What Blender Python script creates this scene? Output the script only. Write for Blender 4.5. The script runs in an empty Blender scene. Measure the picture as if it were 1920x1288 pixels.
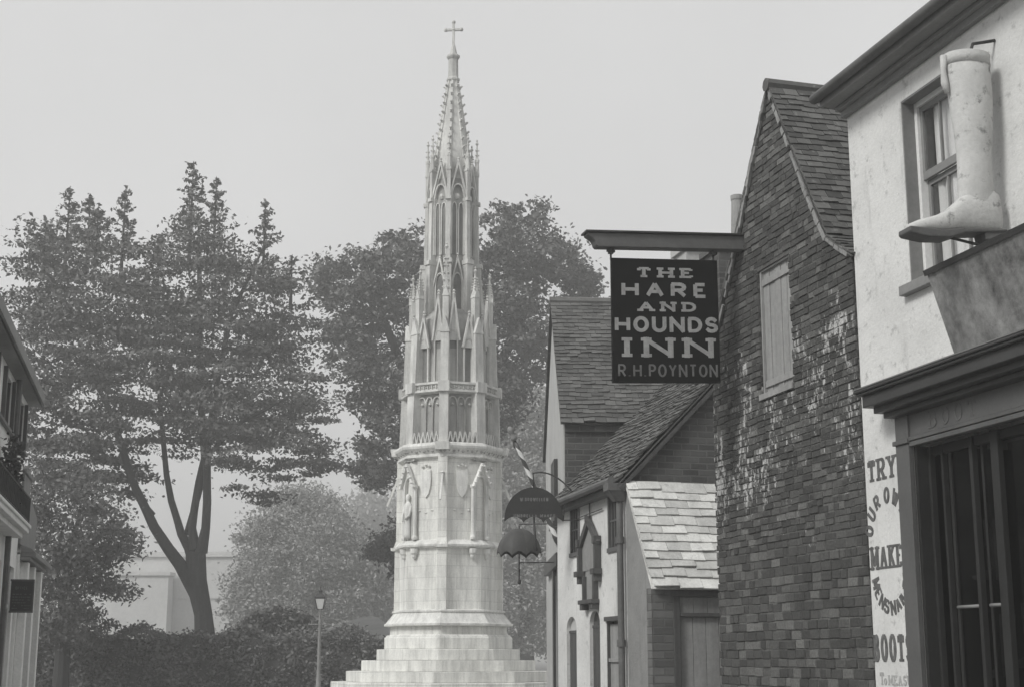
import bpy, math, random
import numpy as np
from mathutils import Vector, Matrix
R = math.radians
rnd = random.Random(11)
npr = np.random.default_rng(7)
sc = bpy.context.scene
COL = sc.collection

# ------------------------------------------------------------------ camera
TILT = 12.1
EYE = 1.6
cam_d = bpy.data.cameras.new('camera')
cam_d.sensor_width = 36.0
cam_d.lens = 36.0 * 2750 / 1920
cam_d.clip_start = 0.1
cam_d.clip_end = 6000
cam = bpy.data.objects.new('camera', cam_d)
cam.location = (0, 0, EYE)
cam.rotation_euler = (R(90 + TILT), 0, 0)
COL.objects.link(cam)
sc.camera = cam

# ------------------------------------------------------------------ sky, sun, exposure
SUN_EL, SUN_AZ = 40.0, 231.0          # azimuth clockwise from +Y: high, from the left and slightly behind the camera
w = bpy.data.worlds.new('World')
sc.world = w
w.use_nodes = True
nt = w.node_tree
nt.nodes.clear()
sky = nt.nodes.new('ShaderNodeTexSky')
sky.sky_type = 'NISHITA'
sky.sun_disc = False
sky.sun_elevation = R(SUN_EL)
sky.sun_rotation = R(SUN_AZ)
sky.dust_density = 4.0
sky.air_density = 1.0
bw = nt.nodes.new('ShaderNodeRGBToBW')
flat = nt.nodes.new('ShaderNodeMix')          # thin bright overcast: the clear sky's gradient half evened out
flat.data_type = 'FLOAT'
flat.inputs[0].default_value = 0.8
flat.inputs[3].default_value = 6.6
tint = nt.nodes.new('ShaderNodeCombineColor')
bg = nt.nodes.new('ShaderNodeBackground')
bg.inputs['Strength'].default_value = 0.13
wo = nt.nodes.new('ShaderNodeOutputWorld')
L_ = nt.links.new
L_(sky.outputs[0], bw.inputs[0])
L_(bw.outputs[0], flat.inputs[2])
wtc = nt.nodes.new('ShaderNodeTexCoord')
cl = nt.nodes.new('ShaderNodeTexNoise')
cl.inputs['Scale'].default_value = 2.6
cl.inputs['Detail'].default_value = 4
cl.inputs['Roughness'].default_value = 0.5
cmr = nt.nodes.new('ShaderNodeMapRange')
cmr.inputs[1].default_value, cmr.inputs[2].default_value = 0.3, 0.7
cmr.inputs[3].default_value, cmr.inputs[4].default_value = 6.1, 7.0
L_(wtc.outputs['Generated'], cl.inputs['Vector'])
L_(cl.outputs['Fac'], cmr.inputs[0])
L_(cmr.outputs[0], flat.inputs[3])
for k in range(3):
    L_(flat.outputs[0], tint.inputs[k])
L_(tint.outputs[0], bg.inputs['Color'])
L_(bg.outputs[0], wo.inputs['Surface'])

sun_d = bpy.data.lights.new('sun', 'SUN')
sun_d.energy = 2.6
sun_d.angle = R(16.0)
sun_d.color = (1.0, 0.995, 0.97)
sun = bpy.data.objects.new('sun', sun_d)
sdir = Vector((math.sin(R(SUN_AZ)) * math.cos(R(SUN_EL)), math.cos(R(SUN_AZ)) * math.cos(R(SUN_EL)), math.sin(R(SUN_EL))))
sun.rotation_euler = sdir.to_track_quat('Z', 'Y').to_euler()
sun.location = (-20, -10, 40)
COL.objects.link(sun)
sc.view_settings.view_transform = 'Standard'
sc.view_settings.look = 'None'
sc.view_settings.gamma = 1
sc.view_settings.exposure = 0.0
sc.cycles.max_bounces = 6
sc.cycles.volume_bounces = 0
sc.cycles.use_denoising = True
sc.cycles.use_adaptive_sampling = True

HAZE = 0.0035

# ------------------------------------------------------------------ materials
MATS = {}


def nodes(name):
    m = bpy.data.materials.new(name)
    m.use_nodes = True
    n = m.node_tree
    b = n.nodes['Principled BSDF']
    return m, n, b


def g3(v):
    return (v, v, v * 0.985, 1)


def tc(n, scale=None):
    t = n.nodes.new('ShaderNodeTexCoord')
    if scale is None:
        return t.outputs['Object']
    mp = n.nodes.new('ShaderNodeMapping')
    mp.inputs['Scale'].default_value = scale
    n.links.new(t.outputs['Object'], mp.inputs['Vector'])
    return mp.outputs['Vector']


def noise(n, vec, scale, detail=5, rough=0.6):
    t = n.nodes.new('ShaderNodeTexNoise')
    t.inputs['Scale'].default_value = scale
    t.inputs['Detail'].default_value = detail
    t.inputs['Roughness'].default_value = rough
    n.links.new(vec, t.inputs['Vector'])
    return t.outputs['Fac']


def ramp(n, fac, stops):
    r = n.nodes.new('ShaderNodeValToRGB')
    e = r.color_ramp.elements
    while len(e) < len(stops):
        e.new(0.5)
    for k, (p, v) in enumerate(stops):
        e[k].position = p
        e[k].color = g3(v)
    n.links.new(fac, r.inputs[0])
    return r.outputs[0]


def mixc(n, fac, a, b, mode='MIX'):
    x = n.nodes.new('ShaderNodeMix')
    x.data_type = 'RGBA'
    x.blend_type = mode
    if isinstance(fac, float):
        x.inputs[0].default_value = fac
    else:
        n.links.new(fac, x.inputs[0])
    for sock, v in ((x.inputs[6], a), (x.inputs[7], b)):
        if isinstance(v, float):
            sock.default_value = g3(v)
        else:
            n.links.new(v, sock)
    return x.outputs[2]


def math_(n, op, a, b=None):
    x = n.nodes.new('ShaderNodeMath')
    x.operation = op
    for k, v in enumerate((a, b)):
        if v is None:
            continue
        if isinstance(v, (int, float)):
            x.inputs[k].default_value = v
        else:
            n.links.new(v, x.inputs[k])
    return x.outputs[0]


def bump(n, b, h, strength=0.4, dist=0.02):
    x = n.nodes.new('ShaderNodeBump')
    x.inputs['Strength'].default_value = strength
    x.inputs['Distance'].default_value = dist
    n.links.new(h, x.inputs['Height'])
    n.links.new(x.outputs[0], b.inputs['Normal'])


def weathered(name, lo, hi, scale=2.0, rough=0.85, bstr=0.4, bdist=0.01, bscale=25, stretch=(1, 1, 1), spec=0.3, island=0.0):
    """a surface whose tone wanders between lo and hi in patches, with fine grain and bump"""
    m, n, b = nodes(name)
    v = tc(n, stretch)
    a = noise(n, v, scale, 7, 0.65)
    c = ramp(n, a, [(0.3, lo), (0.7, hi)])
    f = noise(n, tc(n), bscale, 4, 0.7)
    c = mixc(n, 0.35, c, ramp(n, f, [(0.25, 0.25), (0.75, 1.0)]), 'MULTIPLY') if False else mixc(n, 0.25, c, ramp(n, f, [(0.3, lo * 0.7), (0.7, min(hi * 1.15, 0.9))]))
    if island > 0:
        ge = n.nodes.new('ShaderNodeNewGeometry')
        ri = ramp(n, ge.outputs['Random Per Island'], [(0.0, 1 - island), (1.0, 1.0)])
        c = mixc(n, 1.0, c, ri, 'MULTIPLY')
    n.links.new(c, b.inputs['Base Color'])
    b.inputs['Roughness'].default_value = rough
    b.inputs['Specular IOR Level'].default_value = spec
    bump(n, b, f, bstr, bdist)
    return m


def brick_tex(name, lo, hi, mortar, course=0.095, length=0.25, msize=0.012, rough=0.9):
    m, n, b = nodes(name)
    t = n.nodes.new('ShaderNodeTexCoord')
    s = n.nodes.new('ShaderNodeSeparateXYZ')
    n.links.new(t.outputs['Object'], s.inputs[0])
    xy = math_(n, 'ADD', s.outputs[0], s.outputs[1])
    wob = noise(n, t.outputs['Object'], 4.0, 3)
    z = math_(n, 'ADD', s.outputs[2], math_(n, 'MULTIPLY', wob, 0.025))
    cb = n.nodes.new('ShaderNodeCombineXYZ')
    n.links.new(xy, cb.inputs[0])
    n.links.new(z, cb.inputs[1])
    br = n.nodes.new('ShaderNodeTexBrick')
    br.inputs['Scale'].default_value = 1.0
    br.inputs['Brick Width'].default_value = length
    br.inputs['Row Height'].default_value = course
    br.inputs['Mortar Size'].default_value = msize
    br.inputs['Mortar Smooth'].default_value = 0.4
    br.inputs['Color1'].default_value = g3(lo)
    br.inputs['Color2'].default_value = g3(hi)
    br.inputs['Mortar'].default_value = g3(mortar)
    n.links.new(cb.outputs[0], br.inputs['Vector'])
    a = noise(n, t.outputs['Object'], 1.7, 7, 0.7)
    c = mixc(n, 0.7, br.outputs['Color'], ramp(n, a, [(0.25, 0.45), (0.7, 1.0)]), 'MULTIPLY')
    n.links.new(c, b.inputs['Base Color'])
    b.inputs['Roughness'].default_value = rough
    h = math_(n, 'ADD', br.outputs['Fac'], math_(n, 'MULTIPLY', noise(n, t.outputs['Object'], 40, 3), -0.5))
    x = n.nodes.new('ShaderNodeBump')
    x.invert = True
    x.inputs['Strength'].default_value = 0.8
    x.inputs['Distance'].default_value = 0.012
    n.links.new(h, x.inputs['Height'])
    n.links.new(x.outputs[0], b.inputs['Normal'])
    return m


def limewash_brick(name, tones=(0.045, 0.068, 0.1, 0.17)):
    """single bricks (one island each) with flaking limewash left in patches"""
    m, n, b = nodes(name)
    ge = n.nodes.new('ShaderNodeNewGeometry')
    t = n.nodes.new('ShaderNodeTexCoord')
    ri = ge.outputs['Random Per Island']
    base = ramp(n, ri, [(0.0, tones[0]), (0.45, tones[1]), (0.8, tones[2]), (1.0, tones[3])])
    soot = noise(n, t.outputs['Object'], 1.3, 7, 0.7)
    base = mixc(n, 0.8, base, ramp(n, soot, [(0.25, 0.5), (0.7, 1.1)]), 'MULTIPLY')
    grain = noise(n, t.outputs['Object'], 35, 5, 0.7)
    base = mixc(n, 0.85, base, ramp(n, grain, [(0.3, 0.45), (0.7, 1.35)]), 'MULTIPLY')
    s = n.nodes.new('ShaderNodeSeparateXYZ')
    n.links.new(t.outputs['Object'], s.inputs[0])
    # band of surviving limewash between 2.6 m and 5.2 m
    up = n.nodes.new('ShaderNodeMapRange')
    up.inputs[1].default_value = 2.3
    up.inputs[2].default_value = 3.5
    n.links.new(s.outputs[2], up.inputs[0])
    dn = n.nodes.new('ShaderNodeMapRange')
    dn.inputs[1].default_value = 5.3
    dn.inputs[2].default_value = 4.7
    n.links.new(s.outputs[2], dn.inputs[0])
    band = math_(n, 'MULTIPLY', up.outputs[0], dn.outputs[0])
    patch = noise(n, tc(n, (1.0, 1.0, 0.6)), 1.3, 5, 0.65)
    fl = noise(n, tc(n, (1.0, 1.0, 0.45)), 17.0, 4, 0.7)
    v = math_(n, 'ADD', math_(n, 'MULTIPLY', patch, 1.0), math_(n, 'MULTIPLY', fl, 1.0))
    v = math_(n, 'ADD', v, math_(n, 'MULTIPLY', band, 0.26))
    v = math_(n, 'ADD', v, math_(n, 'MULTIPLY', ri, 0.07))
    k = n.nodes.new('ShaderNodeMapRange')
    k.inputs[1].default_value = 1.36
    k.inputs[2].default_value = 1.45
    n.links.new(v, k.inputs[0])
    k2 = math_(n, 'MULTIPLY', k.outputs[0], 0.85)
    white = ramp(n, grain, [(0.3, 0.4), (0.7, 0.66)])
    c = mixc(n, k2, base, white)
    n.links.new(c, b.inputs['Base Color'])
    b.inputs['Roughness'].default_value = 0.92
    bump(n, b, grain, 0.9, 0.012)
    return m


def plaster(name, lo=0.6, hi=0.78, stain=0.3, spots=0.0):
    m, n, b = nodes(name)
    v = tc(n)
    a = noise(n, v, 0.9, 8, 0.65)
    c = ramp(n, a, [(0.3, lo), (0.62, hi)])
    st = noise(n, tc(n, (3, 3, 0.5)), 1.5, 6, 0.7)       # rain streaks run down the wall
    k = n.nodes.new('ShaderNodeMapRange')
    k.inputs[1].default_value = 0.56
    k.inputs[2].default_value = 0.78
    n.links.new(st, k.inputs[0])
    c = mixc(n, math_(n, 'MULTIPLY', k.outputs[0], 0.75), c, stain)
    if spots > 0:
        sp = noise(n, v, 7.0, 6, 0.75)
        k = n.nodes.new('ShaderNodeMapRange')
        k.inputs[1].default_value = 0.56
        k.inputs[2].default_value = 0.66
        n.links.new(sp, k.inputs[0])
        c = mixc(n, math_(n, 'MULTIPLY', k.outputs[0], spots), c, stain)
    f = noise(n, v, 30, 5, 0.7)
    c = mixc(n, 0.35, c, ramp(n, f, [(0.3, 0.65), (0.65, 1.0)]), 'MULTIPLY')
    n.links.new(c, b.inputs['Base Color'])
    b.inputs['Roughness'].default_value = 0.9
    bump(n, b, math_(n, 'ADD', f, math_(n, 'MULTIPLY', noise(n, v, 4, 3), 2.0)), 0.5, 0.012)
    return m


def tile_mat(name, lo, hi, lichen=0.0, lich_v=0.4):
    m, n, b = nodes(name)
    ge = n.nodes.new('ShaderNodeNewGeometry')
    t = n.nodes.new('ShaderNodeTexCoord')
    c = ramp(n, ge.outputs['Random Per Island'], [(0, lo), (1, hi)])
    a = noise(n, t.outputs['Object'], 2.0, 7, 0.7)
    c = mixc(n, 0.75, c, ramp(n, a, [(0.28, 0.5), (0.7, 1.15)]), 'MULTIPLY')
    f = noise(n, t.outputs['Object'], 28, 5, 0.7)
    c = mixc(n, 0.5, c, ramp(n, f, [(0.3, 0.65), (0.7, 1.15)]), 'MULTIPLY')
    if lichen:
        l = noise(n, t.outputs['Object'], 9, 5, 0.7)
        k = n.nodes.new('ShaderNodeMapRange')
        k.inputs[1].default_value = 0.6
        k.inputs[2].default_value = 0.66
        n.links.new(l, k.inputs[0])
        c = mixc(n, math_(n, 'MULTIPLY', k.outputs[0], lichen), c, lich_v)
    n.links.new(c, b.inputs['Base Color'])
    b.inputs['Roughness'].default_value = 0.9
    bump(n, b, f, 0.6, 0.01)
    return m


def leaf_mat(name, lo, hi):
    m, n, b = nodes(name)
    ge = n.nodes.new('ShaderNodeNewGeometry')
    c = ramp(n, ge.outputs['Random Per Island'], [(0, lo), (1, hi)])
    n.links.new(c, b.inputs['Base Color'])
    b.inputs['Roughness'].default_value = 0.7
    b.inputs['Specular IOR Level'].default_value = 0.2
    return m


def stripes_mat(name):
    m, n, b = nodes(name)
    t = n.nodes.new('ShaderNodeTexCoord')
    s = n.nodes.new('ShaderNodeSeparateXYZ')
    n.links.new(t.outputs['Object'], s.inputs[0])
    ang = math_(n, 'DIVIDE', math_(n, 'ARCTAN2', s.outputs[1], s.outputs[0]), 2 * math.pi)
    f = math_(n, 'FRACT', math_(n, 'ADD', math_(n, 'MULTIPLY', s.outputs[2], 2.9), ang))
    c = ramp(n, f, [(0.5, 0.06), (0.56, 0.75)])
    n.links.new(c, b.inputs['Base Color'])
    b.inputs['Roughness'].default_value = 0.5
    return m


def stone_mat(name, lo, hi, ashlar=True):
    m, n, b = nodes(name)
    t = n.nodes.new('ShaderNodeTexCoord')
    s = n.nodes.new('ShaderNodeSeparateXYZ')
    n.links.new(t.outputs['Object'], s.inputs[0])
    a = noise(n, t.outputs['Object'], 1.1, 7, 0.65)
    c = ramp(n, a, [(0.3, lo), (0.65, hi)])
    st = noise(n, tc(n, (2.5, 2.5, 0.35)), 2.0, 6, 0.7)
    c = mixc(n, 0.8, c, ramp(n, st, [(0.35, 0.6), (0.6, 1.0)]), 'MULTIPLY')
    f = noise(n, t.outputs['Object'], 22, 5, 0.7)
    c = mixc(n, 0.5, c, ramp(n, f, [(0.3, 0.75), (0.7, 1.1)]), 'MULTIPLY')
    h = f
    if ashlar:
        ang = math_(n, 'MULTIPLY', math_(n, 'ARCTAN2', s.outputs[1], s.outputs[0]), 1.45)
        cb = n.nodes.new('ShaderNodeCombineXYZ')
        n.links.new(ang, cb.inputs[0])
        n.links.new(s.outputs[2], cb.inputs[1])
        br = n.nodes.new('ShaderNodeTexBrick')
        br.inputs['Scale'].default_value = 1
        br.inputs['Brick Width'].default_value = 0.62
        br.inputs['Row Height'].default_value = 0.31
        br.inputs['Mortar Size'].default_value = 0.006
        br.inputs['Color1'].default_value = g3(0.84)
        br.inputs['Color2'].default_value = g3(1.0)
        br.inputs['Mortar'].default_value = g3(0.62)
        n.links.new(cb.outputs[0], br.inputs['Vector'])
        c = mixc(n, 0.75, c, br.outputs['Color'], 'MULTIPLY')
        h = math_(n, 'SUBTRACT', f, br.outputs['Fac'])
    n.links.new(c, b.inputs['Base Color'])
    b.inputs['Roughness'].default_value = 0.9
    bump(n, b, h, 0.5, 0.01)
    return m


def glass_dark(name, v=0.02, rough=0.12, spec=0.5):
    m, n, b = nodes(name)
    b.inputs['Base Color'].default_value = g3(v)
    b.inputs['Roughness'].default_value = rough
    b.inputs['Specular IOR Level'].default_value = spec
    f = noise(n, tc(n), 2.5, 2)
    bump(n, b, f, 0.15, 0.02)
    return m


M = {
    'stone': stone_mat('monument limestone', 0.72, 0.86),
    'stone_soot': stone_mat('sooty carved limestone', 0.48, 0.68, False),
    'stone_plain': stone_mat('carved limestone', 0.62, 0.82, False),
    'stone_dark': stone_mat('shade toned limestone', 0.30, 0.42, False),  # darker copy of the limestone: shade behind the tracery put into the colour
    'stone_deep': stone_mat('deep carved recess', 0.15, 0.24, False),  # darkest copy: shade of deep openings painted on near-flush panels
    'limewash': limewash_brick('old brick with limewash'),
    'mortar': limewash_brick('old lime mortar with limewash', (.11, .13, .14, .16)),
    'brick': brick_tex('dark weathered brick', 0.06, 0.11, 0.13, 0.088, 0.24),
    'brick_low': brick_tex('shed brick', 0.1, 0.19, 0.13, 0.1, 0.3),
    'tile': tile_mat('clay tile', 0.06, 0.15, 0.4, 0.26),
    'tile_far': tile_mat('clay tile weathered', 0.07, 0.14, 0.3, 0.22),
    'tile_cott': tile_mat('mossy clay tile', 0.05, 0.16, 0.5, 0.22),
    'slab': tile_mat('pale stone roof slab', 0.52, 0.84, 0.5, 0.3),
    'plaster': plaster('limewashed plaster', 0.56, 0.74, 0.26, 0.45),
    'stucco': plaster('shop stucco', 0.56, 0.70, 0.34, 0.75),
    'stucco_left': plaster('painted stucco', 0.74, 0.88, 0.4, 0.2),
    'plaster_dim': plaster('grey render', 0.2, 0.3, 0.12, 0.3),
    'far_render': plaster('grey lime render', 0.36, 0.46, 0.22, 0.2),
    'paint_dark': weathered('dark shopfront paint', 0.025, 0.045, 2, 0.45, 0.25, 0.004, 40, (1, 1, 1), 0.5),
    'paint_deep': weathered('near black shopfront paint', 0.012, 0.028, 2, 0.5, 0.25, 0.004, 40),
    'paint_mid': weathered('grey shopfront paint', 0.07, 0.11, 2, 0.5, 0.25, 0.004, 40, (1, 1, 1), 0.5),
    'paint_grey': weathered('mid grey paint', 0.17, 0.24, 2, 0.6, 0.25, 0.004),
    'paint_black': weathered('black paint', 0.004, 0.009, 2, 0.6, 0.2, 0.003, 25, (1, 1, 1), 0.1),
    'paint_white': weathered('white paint', 0.6, 0.75, 2, 0.6, 0.2, 0.003),
    'letter_cream': weathered('cream lettering', 0.22, 0.40, 14, 0.6, 0.2, 0.002),
    'letter_dim': weathered('faded lettering', 0.08, 0.19, 14, 0.6, 0.2, 0.002),
    'letter_dark': weathered('dark grey lettering', 0.045, 0.16, 16, 0.8, 0.2, 0.002),
    'letter_pale': weathered('pale worn lettering', 0.3, 0.42, 12, 0.8, 0.2, 0.002),
    'wood': weathered('weathered planks', 0.2, 0.34, 2.5, 0.85, 0.5, 0.006, 14, (3, 3, 0.25)),
    'wood_dark': weathered('dark oak', 0.05, 0.1, 3, 0.8, 0.5, 0.006, 14, (3, 3, 0.3)),
    'wood_beam': weathered('painted beam', 0.09, 0.13, 3, 0.7, 0.3, 0.004, 25),
    'iron': weathered('black iron', 0.03, 0.06, 5, 0.6, 0.3, 0.004),
    'lead': weathered('grey lead pipe', 0.08, 0.15, 4, 0.6, 0.3, 0.004),
    'boot': plaster('peeling painted boot', 0.42, 0.62, 0.16, 0.8),
    'leather': weathered('tan leather', 0.14, 0.26, 5, 0.4, 0.3, 0.004),
    'sole': weathered('boot sole', 0.07, 0.13, 4, 0.7, 0.3, 0.004),
    'board_mottled': weathered('mottled old signboard', 0.03, 0.34, 4.5, 0.5, 0.6, 0.01, 16, (1, 1, 0.6)),
    'umb_dark': weathered('dark enamelled iron', 0.02, 0.035, 3, 0.5, 0.2, 0.003),
    'umb_grey': weathered('grey enamelled iron', 0.05, 0.1, 3, 0.6, 0.2, 0.003, 25, (1, 1, 1), 0.3, 0.5),
    'stripes': stripes_mat('spiral stripes'),
    'glass': glass_dark('window glass', 0.03, 0.1, 0.5),
    'glass_shop': glass_dark('shop glass', 0.006, 0.3, 0.06),
    'curtain': weathered('muslin curtain', 0.75, 0.88, 3, 0.9, 0.3, 0.01, 8, (6, 6, 0.4)),
    'lamp_glass': glass_dark('lantern glass', 0.55, 0.2, 0.5),
    'bark': weathered('bark', 0.035, 0.07, 6, 0.95, 0.9, 0.03, 14, (2, 2, 0.3)),
    'leaf_a': leaf_mat('cedar foliage', 0.09, 0.18),
    'leaf_b': leaf_mat('broad leaf foliage', 0.08, 0.16),
    'leaf_c': leaf_mat('haze paled foliage', 0.2, 0.36),  # leaf colour made paler so part of the haze is painted in
    'leaf_h': leaf_mat('hedge foliage', 0.11, 0.2),
    'leaf_p': leaf_mat('pot plant foliage', 0.05, 0.12),
    'road': weathered('gravelled road', 0.2, 0.3, 1.2, 0.95, 0.6, 0.02, 30),
    'ground': weathered('earth and grass', 0.07, 0.14, 0.4, 0.95, 0.6, 0.03, 12),
    'kerb': weathered('kerb stone', 0.24, 0.36, 2, 0.9, 0.4, 0.01),
    'hall': weathered('distant stone', 0.5, 0.62, 0.4, 0.9, 0.2, 0.02, 3),
    'slate': weathered('slate', 0.2, 0.3, 1.5, 0.7, 0.4, 0.01, 10, (0.4, 1, 3)),
}


# ------------------------------------------------------------------ mesh builder
class MB:
    def __init__(s):
        s.v, s.f, s.n = [], [], 0

    def add(s, vs, fs):
        o = len(s.v)
        s.v += [tuple(p) for p in vs]
        s.f += [tuple(i + o for i in f) for f in fs]

    def box(s, x0, x1, y0, y1, z0, z1):
        s.add([(x0, y0, z0), (x1, y0, z0), (x1, y1, z0), (x0, y1, z0), (x0, y0, z1), (x1, y0, z1), (x1, y1, z1), (x0, y1, z1)],
              [(3, 2, 1, 0), (4, 5, 6, 7), (0, 1, 5, 4), (1, 2, 6, 5), (2, 3, 7, 6), (3, 0, 4, 7)])

    def prism(s, a, b):
        """two rings of equal length"""
        n = len(a)
        s.add(list(a) + list(b), [tuple(range(n - 1, -1, -1)), tuple(range(n, 2 * n))] +
              [(i, (i + 1) % n, n + (i + 1) % n, n + i) for i in range(n)])

    def ext(s, poly, o, u, v, nrm, d0, d1):
        o, u, v, nrm = Vector(o), Vector(u), Vector(v), Vector(nrm)
        a = [o + u * p[0] + v * p[1] + nrm * d0 for p in poly]
        b = [o + u * p[0] + v * p[1] + nrm * d1 for p in poly]
        s.prism(a, b)

    def rings(s, rs, cap=True):
        n = len(rs[0])
        fs = []
        vs = []
        for r in rs:
            vs += list(r)
        for k in range(len(rs) - 1):
            for i in range(n):
                j = (i + 1) % n
                fs.append((k * n + i, k * n + j, (k + 1) * n + j, (k + 1) * n + i))
        if cap:
            fs.append(tuple(range(n - 1, -1, -1)))
            fs.append(tuple(range((len(rs) - 1) * n, len(rs) * n)))
        s.add(vs, fs)

    def lathe(s, prof, c=(0, 0, 0), n=16, rot=0.0):
        s.rings([[(c[0] + r * math.cos(rot + 2 * math.pi * i / n), c[1] + r * math.sin(rot + 2 * math.pi * i / n), c[2] + z)
                  for i in range(n)] for r, z in prof])

    def oct(s, prof, rot=-math.pi / 2):
        s.lathe(prof, (0, 0, 0), 8, rot)

    def tube(s, pts, rad, n=8):
        pts = [Vector(p) for p in pts]
        if not isinstance(rad, (list, tuple)):
            rad = [rad] * len(pts)
        rs = []
        ref = None
        for i, p in enumerate(pts):
            d = (pts[min(i + 1, len(pts) - 1)] - pts[max(i - 1, 0)]).normalized()
            if ref is None:
                ref = d.orthogonal().normalized()
            a = (ref - d * ref.dot(d))
            a = a.normalized() if a.length > 1e-4 else d.orthogonal().normalized()
            ref = a
            b = d.cross(a)
            rs.append([p + (a * math.cos(2 * math.pi * k / n) + b * math.sin(2 * math.pi * k / n)) * rad[i] for k in range(n)])
        s.rings(rs)

    def bar(s, p, q, wd, ht, up=(0, 0, 1)):
        p, q = Vector(p), Vector(q)
        d = (q - p).normalized()
        a = d.cross(Vector(up)).normalized() * wd / 2
        b = a.cross(d).normalized() * ht / 2
        s.prism([p - a - b, p + a - b, p + a + b, p - a + b], [q - a - b, q + a - b, q + a + b, q - a + b])

    def wall(s, axis, p0, p1, u0, u1, z0, z1, holes=()):
        """a wall slab between p0 and p1 across, u0..u1 along, with rectangular openings (ua, ub, za, zb)"""
        us = sorted({u0, u1, *[h[0] for h in holes], *[h[1] for h in holes]})
        zs = sorted({z0, z1, *[h[2] for h in holes], *[h[3] for h in holes]})
        for a, b in zip(us, us[1:]):
            run = None
            for c, d in zip(zs, zs[1:]):
                um, zm = (a + b) / 2, (c + d) / 2
                solid = not any(h[0] < um < h[1] and h[2] < zm < h[3] for h in holes)
                if solid:
                    run = (run[0], d) if run else (c, d)
                if run and (not solid or d == zs[-1]):
                    if axis == 'x':
                        s.box(a, b, p0, p1, *run)
                    else:
                        s.box(p0, p1, a, b, *run)
                    run = None


def shade_smooth(me):
    me.polygons.foreach_set('use_smooth', [True] * len(me.polygons))


class Thing:
    """an Empty at the base of a thing; frame = (origin xy, azimuth); base in frame coordinates"""
    def __init__(s, name, label, cat, frame=((0, 0), 90.0), base=(0, 0, 0), group=None):
        (ox, oy), az = frame
        s.base = Vector(base)
        a = R(az)
        X = Vector((math.sin(a), math.cos(a), 0))
        Y = Vector((-math.cos(a), math.sin(a), 0))
        o = bpy.data.objects.new(name, None)
        o.empty_display_size = 0.3
        o.location = Vector((ox, oy, 0)) + X * base[0] + Y * base[1] + Vector((0, 0, base[2]))
        o.rotation_euler = (0, 0, R(90 - az))
        o['label'] = label
        o['category'] = cat
        if group:
            o['group'] = group
        COL.objects.link(o)
        s.root = o

    def part(s, name, mb, mat, parent=None, bevel=0.0, smooth=False, label=None, kind=None):
        me = bpy.data.meshes.new(name)
        b = s.base
        me.from_pydata([(p[0] - b.x, p[1] - b.y, p[2] - b.z) for p in mb.v], [], mb.f)
        me.materials.append(M[mat] if isinstance(mat, str) else mat)
        me.validate()
        me.update()
        if smooth:
            shade_smooth(me)
        o = bpy.data.objects.new(name, me)
        COL.objects.link(o)
        o.parent = parent or s.root
        if bevel:
            md = o.modifiers.new('bevel', 'BEVEL')
            md.width = bevel
            md.segments = 2
            md.limit_method = 'ANGLE'
            md.angle_limit = R(40)
        if label:
            o['label'] = label
        if kind:
            o['kind'] = kind
        return o


def setting(name, mb, mat, kind='structure'):
    me = bpy.data.meshes.new(name)
    me.from_pydata(mb.v, [], mb.f)
    me.materials.append(M[mat])
    me.update()
    o = bpy.data.objects.new(name, me)
    o['kind'] = kind
    COL.objects.link(o)
    return o


# ------------------------------------------------------------------ lettering
def arc(cx, cy, rx, ry, a0, a1, n=10):
    return [(cx + rx * math.cos(R(a0 + (a1 - a0) * i / n)), cy + ry * math.sin(R(a0 + (a1 - a0) * i / n))) for i in range(n + 1)]


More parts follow.
